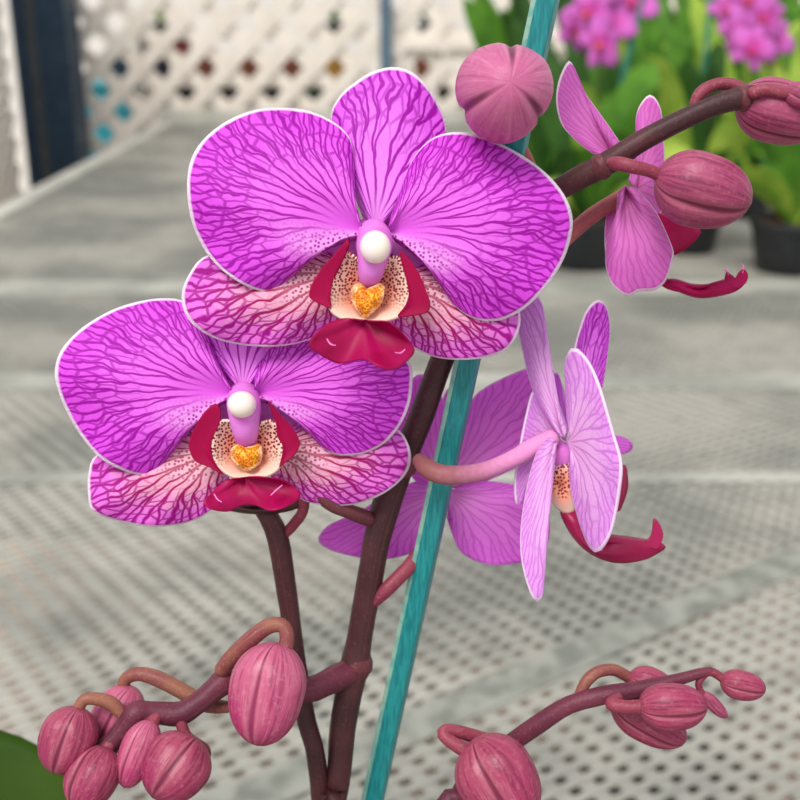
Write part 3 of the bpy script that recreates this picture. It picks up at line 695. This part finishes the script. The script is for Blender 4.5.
def pot(parent, mat, c, r, h, rim=.006, name='pot'):
    """tapered nursery pot with a rolled rim and real wall thickness"""
    pr = [(0, .002), (r*.74, 0), (r*.76, .003), (r*.96, h*.86), (r*1.0, h*.87), (r*1.02, h*.97), (r*1.0, h), (r*.95, h), (r*.93, h*.86), (r*.72, .006), (0, .006)]
    ns = 40; verts, faces = [], []
    for (rr, z) in pr:
        for k in range(ns):
            a = 2*PI*k/ns; verts.append(c+Vector((rr*math.cos(a), rr*math.sin(a), z)))
    for i in range(len(pr)-1):
        for k in range(ns):
            a = i*ns+k; b = i*ns+(k+1) % ns; faces.append((a, b, b+ns, a+ns))
    o = link_mesh(name, verts, faces, mat, parent, True, origin=None if parent else c)
    bm = bmesh.new(); bm.from_mesh(o.data); bmesh.ops.remove_doubles(bm, verts=bm.verts, dist=1e-6); bmesh.ops.recalc_face_normals(bm, faces=bm.faces); bm.to_mesh(o.data); bm.free()
    e = o.modifiers.new('edges', 'EDGE_SPLIT'); e.split_angle = math.radians(40)
    return o
def soil(parent, mat, c, r, z):
    ns = 24; verts, faces = [c+Vector((0, 0, z+.004))], []
    for q in range(1, 7):
        for k in range(ns):
            a = 2*PI*k/ns; rr = r*q/6
            verts.append(c+Vector((rr*math.cos(a), rr*math.sin(a), z+.004*mnoise.noise(Vector((rr*90*math.cos(a), rr*90*math.sin(a), 0))))))
    for k in range(ns): faces.append((0, 1+k, 1+(k+1) % ns))
    for q in range(5):
        for k in range(ns):
            a = 1+q*ns+k; b = 1+q*ns+(k+1) % ns; faces.append((a, a+ns, b+ns, b))
    o = link_mesh('potting_bark', verts, faces, mat, parent)
    s = o.modifiers.new('t', 'SOLIDIFY'); s.thickness = .01; s.offset = -1
    return o
pot(orchid, M['potplastic'], POT, .062, .12)
soil(orchid, M['bark'], POT, .056, .105)

# ------------------------------------------------------------------ the teal stake
def stake_mat():
    N = NT('stake_teal'); k = N.coord(); st = N.noise(k, 700, 3)
    sx = N.n('ShaderNodeMapping'); N.lk(k, sx.inputs[0]); sx.inputs['Scale'].default_value = (1, 1, .04)
    g = N.noise(sx.outputs[0], 1500, 3)
    c = N.mix(N.smooth(g, .35, .65), srgb(10, 112, 116), srgb(30, 138, 138))
    return N.principled(c, .4, .4, g, .4, .0003)
M['stake'] = stake_mat()
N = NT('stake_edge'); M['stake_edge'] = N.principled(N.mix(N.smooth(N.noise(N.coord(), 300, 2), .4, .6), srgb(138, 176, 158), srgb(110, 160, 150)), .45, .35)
s0 = at(375, 797, .304); s1 = at(549, -6, .2435); dv = s1-s0
foot = s0-dv*((s0.z-BENCH-.02)/dv.z); top = s1+dv*.35
stake = empty('plant_stake', foot)
tag(stake, 'teal wooden stake running diagonally behind the maroon main stem', 'stake')
tx = dv.normalized(); sd = (RGT-tx*RGT.dot(tx)).normalized(); fr = sd.cross(tx)
if fr.dot(CAM-s0) < 0: fr = -fr
def bar(name, parent, mat, a, b, ex, ey, bevel):
    v, f = [], []; boxv(v, f, (a+b)/2, ex, ey, (b-a)/2)
    o = link_mesh(name, v, f, mat, parent, False)
    m = o.modifiers.new('bevel', 'BEVEL'); m.width = bevel; m.segments = 2
    return o
rot = math.radians(22); e1 = sd*math.cos(rot)+fr*math.sin(rot); e2 = fr*math.cos(rot)-sd*math.sin(rot)
bar('rod', stake, M['stake'], foot, top, e1*.0023, e2*.0021, .0005)
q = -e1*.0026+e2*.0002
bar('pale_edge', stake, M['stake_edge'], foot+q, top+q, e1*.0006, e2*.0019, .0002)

# ------------------------------------------------------------------ the bench
def mesh_mat():
    N = NT('bench_mesh'); k = N.coord('Generated'); w = N.n('ShaderNodeNewGeometry').outputs['Position']
    n1 = N.noise(w, 3.2, 5, .65); n2 = N.noise(w, 30, 4, .65)
    c = N.mix(N.smooth(n1, .35, .65), srgb(126, 126, 120), srgb(168, 164, 155))
    c = N.mix(N.smooth(n2, .5, .72, 0, .5), c, srgb(108, 110, 102))
    return N.principled(c, .6, .25, n2, .2, .001)
M['mesh'] = mesh_mat()
M['rail'] = simple('bench_rail', srgb(190, 188, 178), .6, .25, srgb(170, 168, 160), 6)
M['joint'] = simple('bench_joint', srgb(146, 146, 138), .6, .25, srgb(112, 114, 106), 40)
M['strip'] = simple('bench_strip', srgb(172, 170, 161), .6, .25, srgb(140, 140, 132), 9)
XL = at_z(0, 213, BENCH).x; XR = 1.25
YB = at_z(300, 124, BENCH).y; YF = -.25
bench = empty('greenhouse_bench', ((XL+XR)/2, (YB+YF)/2, 0))
tag(bench, 'long pale grey bench with an open metal mesh top under the orchid', 'bench')
def clip(p, d, lo, hi):
    """segment of the line p + t d inside the rectangle lo..hi"""
    t0, t1 = -1e9, 1e9
    for i in (0, 1):
        if abs(d[i]) < 1e-9:
            if not lo[i] <= p[i] <= hi[i]: return None
            continue
        a, b = (lo[i]-p[i])/d[i], (hi[i]-p[i])/d[i]
        t0, t1 = max(t0, min(a, b)), min(t1, max(a, b))
    return (t0, t1) if t1-t0 > .01 else None
v, f = [], []
a1 = Vector((8.7, -11.0)).normalized(); a2 = Vector((17.4, 11.0)).normalized()
for (d, gap, half, z) in ((a1, .0212, .0056, 0.0), (a2, .0137, .0031, .0009)):
    nrm = Vector((-d.y, d.x)); cx = Vector(((XL+XR)/2, (YB+YF)/2))
    for i in range(-260, 261):
        p = cx+nrm*(i*gap); s = clip(p, d, (XL+.02, YF+.02), (XR-.02, YB-.02))
        if not s: continue
        A = p+d*s[0]; B = p+d*s[1]; c = (A+B)/2; h = (B-A)/2
        boxv(v, f, Vector((c.x, c.y, BENCH-.0016+z)), Vector((h.x, h.y, 0)), Vector((nrm.x*half, nrm.y*half, 0)), Vector((0, 0, .0008)))
link_mesh('mesh_top', v, f, M['mesh'], bench, False)
zt = BENCH-.004
box('side_rail', bench, M['rail'], (XL-.03, YF, zt-.06), (XL+.03, YB, BENCH+.006), .004)
box('side_rail', bench, M['rail'], (XR-.03, YF, zt-.06), (XR+.03, YB, BENCH+.006), .004)
box('end_rail', bench, M['rail'], (XL-.03, YB-.02, zt-.06), (XR+.03, YB+.02, BENCH+.055), .004)
box('end_rail', bench, M['rail'], (XL-.03, YF-.02, zt-.06), (XR+.03, YF+.02, BENCH+.006), .004)
for yy, w in ((287, .05), (384, .035), (484, .028), (205, .06), (160, .06)):
    Y = at_z(400, yy, BENCH).y
    box('cross_bar', bench, M['rail'], (XL+.03, Y-w, zt-.05), (XR-.03, Y+w, zt-.001), .003)
for yy, wid in ((288, .05), (382, .032), (478, .014)):
    Y = at_z(400, yy, BENCH).y
    box('cover_strip', bench, M['strip'], (XL+.03, Y-wid, BENCH+.0002), (XR-.03, Y+wid, BENCH+.0016), .0005)
p0, p1 = at_z(395, 735, BENCH), at_z(830, 545, BENCH)            # the slanting brace seen through the mesh
v, f = [], []; dv = (p1-p0); dn = Vector((-dv.y, dv.x, 0)).normalized()
boxv(v, f, (p0+p1)/2+Vector((0, 0, .001)), dv*.85, dn*.017, Vector((0, 0, .0006))); link_mesh('joint_strip', v, f, M['joint'], bench, False)
for x in (XL, XR):
    for y in (YF+.1, 1.2, 2.6, YB-.1):
        box('leg', bench, M['rail'], (x-.025, y-.025, 0), (x+.025, y+.025, zt-.05), .003)

# ------------------------------------------------------------------ ground and back wall
def floor_mat():
    N = NT('floor_concrete'); w = N.n('ShaderNodeNewGeometry').outputs['Position']
    n1 = N.noise(w, 1.6, 3); n2 = N.noise(w, 14, 4)
    c = N.mix(N.smooth(n1, .42, .6), srgb(84, 88, 82), srgb(226, 200, 182))  # light and shade under the bench put into the colour as large patches
    c = N.mix(N.smooth(n2, .45, .7, 0, .4), c, srgb(96, 98, 92))
    return N.principled(c, .8, .2, n2, .3, .004)
M['floor'] = floor_mat()
fl = box('floor', None, M['floor'], (-7, -3, -.1), (7, 10, 0), origin=(0, 0, 0)); tag(fl, kind='structure')
YW = 7.4
M['wall'] = simple('wall_white', srgb(236, 230, 222), .7, .2, srgb(228, 224, 220), 2)
wl = box('wall_back', None, M['wall'], (-7, YW, 0), (7, YW+.12, 3.2), origin=(0, YW, 0)); tag(wl, kind='structure')

# ------------------------------------------------------------------ lattice fence and post
YL = YB+.25
M['lattice'] = simple('lattice_cream', srgb(238, 229, 218), .6, .25, srgb(230, 220, 208), 9)
M['post_blue'] = simple('post_navy', srgb(30, 50, 70), .5, .3, srgb(38, 60, 80), 20)
M['post_brown'] = simple('post_grey', srgb(84, 84, 84), .6, .3, srgb(70, 72, 74), 20)
M['post_slate'] = simple('post_slate', srgb(96, 118, 134), .5, .3, srgb(84, 106, 122), 20)
hc = at_y(205.5, 68, YL); hn = at_y(248.5, 68, YL); PX = hn.x-hc.x          # one hole and the next
def lattice(name, to3, lo, hi, P, c0, w, label, mat=M['lattice'], nrm=Vector((0, 1, 0))):
    """diagonal lattice in the rectangle lo..hi of a plane; c0 is the middle of a hole, P the hole spacing"""
    root = empty(name, to3(Vector(((lo[0]+hi[0])/2, lo[1])), 0)); tag(root, label, 'lattice fence')
    for fam, off in ((Vector((1, 1)).normalized(), 0), (Vector((1, -1)).normalized(), .012)):
        n2 = Vector((-fam.y, fam.x)); gap = P/math.sqrt(2); v, f = [], []
        k0 = n2.dot(c0)+gap/2
        for i in range(-90, 91):
            p = n2*(k0+i*gap)
            s = clip(p, fam, lo, hi)
            if not s: continue
            A, B = p+fam*s[0], p+fam*s[1]
            c3 = (to3(A, off)+to3(B, off))/2; h3 = (to3(B, off)-to3(A, off))/2
            q3 = to3(n2*w, 0)-to3(Vector((0, 0)), 0)
            boxv(v, f, c3, h3, q3, nrm*.005)
        link_mesh('slats', v, f, mat, root, False)
    return root
xl, xr = at_y(81, 100, YL).x, 3.3
lat = lattice('lattice_panel', lambda q, o: Vector((q.x, YL+o, q.y)), (xl, .25), (xr, 2.3), PX, Vector((hc.x, hc.z)), PX/math.sqrt(2)*.225, 'cream diagonal lattice panel standing behind the far end of the bench')
box('bottom_rail', lat, M['lattice'], (xl, YL-.02, .18), (xr, YL+.03, .27), .004)
z0 = at_y(400, 50, YL).z; z1_ = at_y(400, 38, YL).z
box('middle_rail', lat, M['lattice'], (at_y(392, 40, YL).x, YL-.03, z0), (xr, YL-.008, z1_), .004)
sp = box('fence_post', None, M['post_slate'], (at_y(380, 40, YL).x, YL-.06, 0), (at_y(392, 40, YL).x, YL-.032, 2.3), .004, origin=(at_y(386, 40, YL).x, YL-.04, 0))
tag(sp, 'thin slate grey post in front of the cream lattice above the upper flower', 'post')
# dark steel post at the left
YP = YL-.13
xa, xb = at_y(26, 90, YP).x, at_y(79, 90, YP).x
po = empty('steel_post', ((xa+xb)/2, YP, 0)); tag(po, 'dark navy steel post at the left end of the cream lattice', 'post')
wd = xb-xa
box('flange', po, M['post_blue'], (xa, YP-.10, 0), (xa+wd*.26, YP+.10, 2.6), .004)
box('web', po, M['post_brown'], (xa+wd*.26, YP-.09, 0), (xa+wd*.42, YP+.03, 2.6), .002)
box('flange', po, M['post_blue'], (xa+wd*.42, YP-.10, 0), (xb, YP+.10, 2.6), .004)
# lattice running toward us at the far left
X2 = at_y(20, 100, YP).x
la2 = lattice('lattice_panel', lambda q, o: Vector((X2-o, q.x, q.y)), (2.2, .0), (YP-.12, 2.3), .11, Vector((3, 1)), .022, 'cream lattice panel left of the dark navy post, at the picture edge', nrm=Vector((1, 0, 0)))
M['aqua'] = simple('sheet_aqua', srgb(196, 226, 226), .5, .3, srgb(214, 232, 228), 5)
ps = box('plastic_sheet', None, M['aqua'], (X2-.14, 2.2, .1), (X2-.12, YP-.12, 1.1), origin=(X2-.13, 3, .1)); tag(ps, 'pale aqua sheet behind the lattice left of the navy post', 'sheet')
for y in (2.25, YP-.2): box('foot', ps, M['rail'], (X2-.15, y-.02, 0), (X2-.11, y+.02, .1))

# ------------------------------------------------------------------ goods on a shelf behind the lattice
YS = YL+.75
M['terracotta'] = simple('terracotta', srgb(160, 104, 88), .8, .15, srgb(140, 86, 72), 12)
M['black'] = simple('black_plastic', srgb(22, 20, 20), .5, .3, srgb(30, 27, 25), 12)
M['teal'] = simple('teal_plastic', srgb(60, 172, 188), .5, .3, srgb(48, 156, 174), 6)
M['mustard'] = simple('mustard_glaze', srgb(206, 160, 70), .5, .3, srgb(190, 144, 60), 12)
M['green_dark'] = simple('green_plastic', srgb(20, 84, 56), .5, .3, srgb(16, 70, 48), 12)
M['slate'] = simple('slate_plastic', srgb(70, 78, 98), .5, .3, srgb(60, 66, 84), 12)
M['red'] = simple('red_plastic', srgb(180, 44, 56), .5, .3, srgb(160, 36, 46), 12)
M['shelf'] = simple('shelf_white', srgb(230, 224, 216), .6, .25, srgb(222, 216, 208), 9)
za = at_y(250, 104, YS).z; zb = at_y(250, 79.5, YS).z; zc_ = at_y(250, 33, YS).z
x0, x1 = at_y(145.5, 90, YS).x, at_y(478, 90, YS).x
sh = empty('display_shelf', ((x0+x1)/2, YS, 0)); tag(sh, 'white shelf unit holding pots behind the cream lattice', 'shelf')
for z in (za, zb, zc_): box('shelf_board', sh, M['shelf'], (x0, YS-.2, z-.025), (x1, YS+.2, z), .003)
for x in (x0, x1-.03): box('upright', sh, M['shelf'], (x, YS-.2, 0), (x+.03, YS+.2, zc_-.026), .003)
def goods(px, z, mat, r, h, name, cat, label, group=None):
    p = at_y(px, 90, YS); o = pot(None, mat, Vector((p.x, YS-.03, z)), r, h, name=name); tag(o, label, cat, group); return o
pw = .076
for px, m, nm, lb in ((205, 'terracotta', 'terracotta_pot', 'dark terracotta pot, first of the row seen through the lattice'), (249, 'terracotta', 'terracotta_pot', 'terracotta pot, second of the row seen through the lattice'),
                      (292, 'terracotta', 'terracotta_pot', 'terracotta pot beside the mustard one behind the lattice'), (335, 'mustard', 'glazed_pot', 'mustard yellow pot seen through the lattice'),
                      (427, 'terracotta', 'terracotta_pot', 'terracotta pot behind the lattice beyond the slate post')):
    goods(px, zb, M[m], pw, .135, nm, 'pot', lb)
for px, m, lb in ((183, 'black', 'black pot, first on the lower shelf behind the lattice'), (228, 'black', 'black pot, second on the lower shelf behind the lattice'),
                  (271, 'black', 'black pot beside the dark green one behind the lattice'), (315, 'green_dark', 'dark green pot on the lower shelf behind the lattice'), (450, 'black', 'black pot behind the lattice beyond the slate post')):
    goods(px, za, M[m], pw, .1, 'plastic_pot', 'pot', lb)
goods(161, zb, M['slate'], .07, .11, 'plastic_pot', 'pot', 'slate blue pot on the shelf seen through the lattice near the navy post')
rx = at_y(183, 60, YS).x
rb = box('red_box', None, M['red'], (rx-.03, YS-.1, zb), (rx+.03, YS+.1, zb+.19), .004, origin=(rx, YS, zb)); tag(rb, 'red box on the shelf behind the lattice', 'box')
# plants on the top shelf
M['bgleaf'] = simple('leaf_mid', srgb(104, 158, 50), .5, .3, srgb(78, 130, 38), 20, .25)
M['bgleaf2'] = simple('leaf_light', srgb(182, 206, 84), .5, .3, srgb(146, 184, 62), 20, .3)
M['bgleaf3'] = simple('leaf_dark', srgb(62, 106, 38), .45, .3, srgb(50, 88, 32), 20, .2)
def strap(parent, mat, root, tip, w, lift, side=None):
    return orchid_leaf(tip, 0, 0, w, lift, mat=mat, parent=parent, root=root, side=side)
def shelf_plant(px, label, mat, s=1.0):
    p = at_y(px, 30, YS); e = empty('potted_plant', (p.x, YS, zc_)); tag(e, label, 'plant')
    c = Vector(e.location); pot(e, M['black'], c, .045, .05)
    for k in range(9):
        a = k*2.4; r = .05+.03*(k % 3)
        strap(e, mat, c+Vector((0, 0, .045)), c+Vector((math.cos(a)*r*s, math.sin(a)*r*s, .05+.06*(k % 4)*s)), .02*s, .03)
shelf_plant(334, 'green leafy plant on the top shelf behind the lattice', M['bgleaf'])
shelf_plant(426, 'dark leafy plant behind the lattice beyond the slate post', M['bgleaf3'])
shelf_plant(160, 'olive leafy plant on the top shelf near the navy post', M['bgleaf2'], .8)
# teal bins on the ground at the left
xm = at_y(78, 110, YS).x
bn = empty('teal_bin', (xm+.15, YS, 0)); tag(bn, 'teal bin low behind the lattice beside the navy post', 'bin')
zt_ = at_y(110, 79, YS-.1).z
box('body', bn, M['teal'], (xm-.05, YS-.35, 0), (x0-.01, YS+.2, zt_-.03), .01)
box('lid', bn, M['teal'], (xm-.07, YS-.37, zt_-.029), (x0-.005, YS+.22, zt_), .01)
goods(118, zt_, M['slate'], .085, .11, 'plastic_pot', 'pot', 'slate blue pot standing on the teal bin behind the lattice')

# ------------------------------------------------------------------ potted orchids at the back right of the bench
M['bgflower'] = petal_mat('far_petal', srgb(210, 70, 170), srgb(226, 116, 208), srgb(222, 122, 212), srgb(196, 70, 184), srgb(180, 20, 120), srgb(236, 140, 226), dots=0, strength=.5)
M['bgcore'] = simple('far_lip', srgb(226, 110, 90), .5, .3, srgb(200, 40, 110), 60)
M['bgstem'] = simple('far_stem', srgb(96, 120, 52), .5, .3, srgb(84, 90, 44), 40)
M['tealstake'] = simple('far_stake', srgb(36, 128, 118), .5, .3, srgb(28, 112, 104), 40)
def far_flower(parent, c, r, face, roll):
    """small open orchid bloom: five petals and a lip, one mesh"""
    n = face.normalized(); ex = n.orthogonal().normalized(); ey = n.cross(ex)
    e1 = ex*math.cos(roll)+ey*math.sin(roll); e2 = n.cross(e1)
    verts, faces, uvs = [], [], []
    for k, (ang, L, Wd) in enumerate(((90, 1, .5), (18, 1.05, .75), (162, 1.05, .75), (-50, .95, .5), (-130, .95, .5))):
        a = math.radians(ang); u = e1*math.cos(a)+e2*math.sin(a); s = n.cross(u); b0 = len(verts); nn, mm = 7, 5
        off = n*(.004 if k in (1, 2) else 0)
        for i in range(nn):
            q = i/(nn-1); ww = Wd*r*.62*math.sin(PI*(.08+.87*q))**.7
            for j in range(mm):
                t = j/(mm-1)*2-1
                verts.append(c+off+u*(q*L*r)+s*(t*ww)-n*(r*.12*q*q)+n*(r*.05*(1-t*t))); uvs.append(((t+1)/2, q))
        for i in range(nn-1):
            for j in range(mm-1): faces.append((b0+i*mm+j, b0+i*mm+j+1, b0+(i+1)*mm+j+1, b0+(i+1)*mm+j))
    o = link_mesh('flower', verts, faces, M['bgflower'], parent, True, uvs, [(q.x*4, q.z*4) for q in verts])
    s = o.modifiers.new('t', 'SOLIDIFY'); s.thickness = .0015
    lv = [(c+n*.012-e2*(r*.22)+e1*(math.cos(t)*r*.16)+e2*(math.sin(t)*r*.2)) for t in [2*PI*i/10 for i in range(10)]]
    lp = link_mesh('lip', lv+[c+n*.026-e2*(r*.26), c-e2*(r*.1)], [(i, (i+1) % 10, 10) for i in range(10)]+[((i+1) % 10, i, 11) for i in range(10)], M['bgcore'], parent)
    return o
def far_orchid(px, py, Y, label, leaves, flowers=(), stake=None, r=.055, h=.10, seed=0):
    """px: pixel column of the pot, Y: its distance; flowers: points the blooms sit at (px, py)"""
    rnd = random.Random(seed)
    x = at_y(px, 250, Y).x; c = Vector((x, Y, BENCH+.0020)); e = empty('potted_orchid', c); tag(e, label, 'orchid', 'potted orchids at the back of the bench')
    pot(e, M['potplastic'], c, r, h); soil(e, M['bark'], c, r*.9, h*.88)
    root = c+Vector((0, 0, h*.88))
    leaves = list(leaves)
    for k in range(11 if Y < 2.4 else 20):
        leaves.append((px+rnd.uniform(-85, 85), rnd.uniform(20 if Y < 2.4 else -30, 190) if k % 3 else rnd.uniform(150, 205), rnd.uniform(-.12, .12), rnd.uniform(.018, .034), rnd.uniform(.01, .06), rnd.choice(('bgleaf', 'bgleaf', 'bgleaf3', 'bgleaf2'))))
    for (lx, ly, dy, w, lift, m) in leaves:
        tip = at_y(lx, ly, Y+dy)
        strap(e, M[m], root, tip, w, lift, Vector((1, rnd.uniform(-.7, .7), 0)))
    if flowers:
        pts = [at_y(fx, fy, Y+fd) for fx, fy, fd in flowers]
        topp = sum(pts, Vector())/len(pts)+Vector((0, .03, .02))
        mid = (root+topp)/2+Vector((.01, .02, .04))
        sweep('flower_spike', e, M['bgstem'], [(*root, .004), (*mid, .0035), (*topp, .003)], n=24, ns=8)
        for p in pts:
            far_flower(e, p, rnd.uniform(.038, .048), Vector((rnd.uniform(-.5, .5), -1, rnd.uniform(-.1, .4))), rnd.uniform(-.4, .4)+PI/2)
            sweep('pedicel', e, M['bgstem'], [(*topp, .0015), *[(*((p+topp)/2+Vector((0, .01, .01))), .0015)], (*p, .0015)], n=8, ns=6)
    if stake:
        a = root; b = at_y(stake[0], stake[1], Y+.02)
        k = empty('plant_stake', a-Vector((0, 0, .05))); tag(k, stake[2], 'stake')
        sweep('rod', k, M['tealstake'], [(*(a-Vector((0, 0, .05))), .0045), (*((a+b)/2), .0045), (*b, .0045)], n=10, ns=8)
    return e
far_orchid(585, 250, 2.16, 'far orchid with a tall dark leaf and magenta cluster, left of its row',
    [(512, 18, .05, .030, .02, 'bgleaf3'), (540, 40, .1, .034, .02, 'bgleaf3'), (655, 62, -.02, .040, .03, 'bgleaf'), (625, 130, -.1, .03, .04, 'bgleaf'), (560, 150, -.12, .03, .03, 'bgleaf3'), (690, 150, 0, .03, .05, 'bgleaf2')],
    [(590, 12, 0), (612, 24, .02), (578, 30, .04), (600, 44, -.02), (635, 2, .03), (600, -14, .02)], (650, -30, 'slim teal stake among the far left magenta blooms'), r=0.082, seed=1)
far_orchid(688, 250, 2.30, 'far orchid with broad arching leaves behind the plump dusky bud',
    [(640, 95, 0, .036, .05, 'bgleaf'), (720, 40, .03, .026, .04, 'bgleaf3'), (770, 110, -.05, .034, .05, 'bgleaf2'), (668, 20, .05, .026, .02, 'bgleaf'), (735, 150, -.1, .03, .03, 'bgleaf'), (690, 60, .08, .028, .02, 'bgleaf3')],
    (), (714, -40, 'slim teal stake rising above the curved upper stem'), r=0.07, seed=2)
far_orchid(790, 250, 2.12, 'far orchid with a large magenta bloom cluster by the right edge',
    [(760, 130, -.03, .034, .05, 'bgleaf'), (838, 60, 0, .04, .05, 'bgleaf3'), (730, 175, -.08, .03, .03, 'bgleaf2'), (800, 60, .06, .03, .03, 'bgleaf2'), (770, 90, .1, .036, .02, 'bgleaf3'), (840, 150, -.1, .03, .05, 'bgleaf')],
    [(738, 32, 0), (764, 18, .02), (750, 0, .03), (772, 40, .05), (752, 48, -.02), (730, 10, .05), (756, -22, .03)], None, r=0.082, seed=3)
far_orchid(540, 250, 2.55, 'far orchid with upright strap leaves behind the mauve bud',
    [(463, -5, 0, .028, .01, 'bgleaf'), (480, 30, .05, .026, .02, 'bgleaf2'), (520, -20, .05, .036, .01, 'bgleaf3'), (600, 60, 0, .034, .03, 'bgleaf'), (505, 70, -.05, .03, .03, 'bgleaf3'), (565, 80, .05, .03, .02, 'bgleaf')], (), seed=4)
far_orchid(640, 250, 2.62, 'second-row far orchid with dense dark green leaves above the middle pots',
    [(590, 30, 0, .036, .02, 'bgleaf3'), (650, -10, .05, .036, .01, 'bgleaf'), (690, 40, .05, .036, .02, 'bgleaf3'), (620, 80, .1, .036, .02, 'bgleaf3'), (670, 100, -.05, .03, .03, 'bgleaf2'), (710, 100, .05, .03, .02, 'bgleaf3')], (), seed=5)
far_orchid(745, 250, 2.68, 'second-row far orchid with light leaves between the two magenta clusters',
    [(690, 10, 0, .034, .02, 'bgleaf2'), (760, -20, .05, .036, .01, 'bgleaf3'), (800, 20, .05, .034, .02, 'bgleaf2'), (720, 70, .1, .036, .02, 'bgleaf3'), (780, 90, -.05, .034, .03, 'bgleaf'), (815, 100, .05, .03, .02, 'bgleaf3')], (), seed=6)

for px, Y, sd, lb in ((615, 3.05, 7, 'third-row far orchid with tall green leaves rising behind the left magenta cluster'), (705, 3.15, 8, 'third-row far orchid with tall leaves standing between the teal stakes'), (800, 3.05, 9, 'third-row far orchid with tall leaves rising behind the right magenta cluster')):
    far_orchid(px, 250, Y, lb, [(px-60, -20, 0, .045, .02, 'bgleaf3'), (px-25, -60, .05, .045, .01, 'bgleaf'), (px+15, -10, .05, .045, .02, 'bgleaf3'), (px+50, -40, .1, .045, .02, 'bgleaf'), (px-5, 40, -.05, .04, .03, 'bgleaf2'), (px+35, 50, .05, .04, .02, 'bgleaf3')], (), seed=sd)

# ------------------------------------------------------------------ daylight
w = bpy.data.worlds.new('daylight'); sc.world = w; w.use_nodes = True
nt = w.node_tree; bg = nt.nodes['Background']
bg.inputs[0].default_value = (.93, .97, 1.0, 1); bg.inputs[1].default_value = .86
sun = bpy.data.lights.new('sun', 'SUN'); sun.energy = 3.0; sun.angle = math.radians(28); sun.color = (1, .97, .92)
so = bpy.data.objects.new('sun', sun); COL.objects.link(so)
so.rotation_euler = Vector((.32, .62, -.95)).to_track_quat('-Z', 'Y').to_euler()
sc.view_settings.view_transform = 'Standard'; sc.view_settings.look = 'None'; sc.view_settings.gamma = 1; sc.view_settings.exposure = 0
sc.view_settings.use_curve_mapping = False
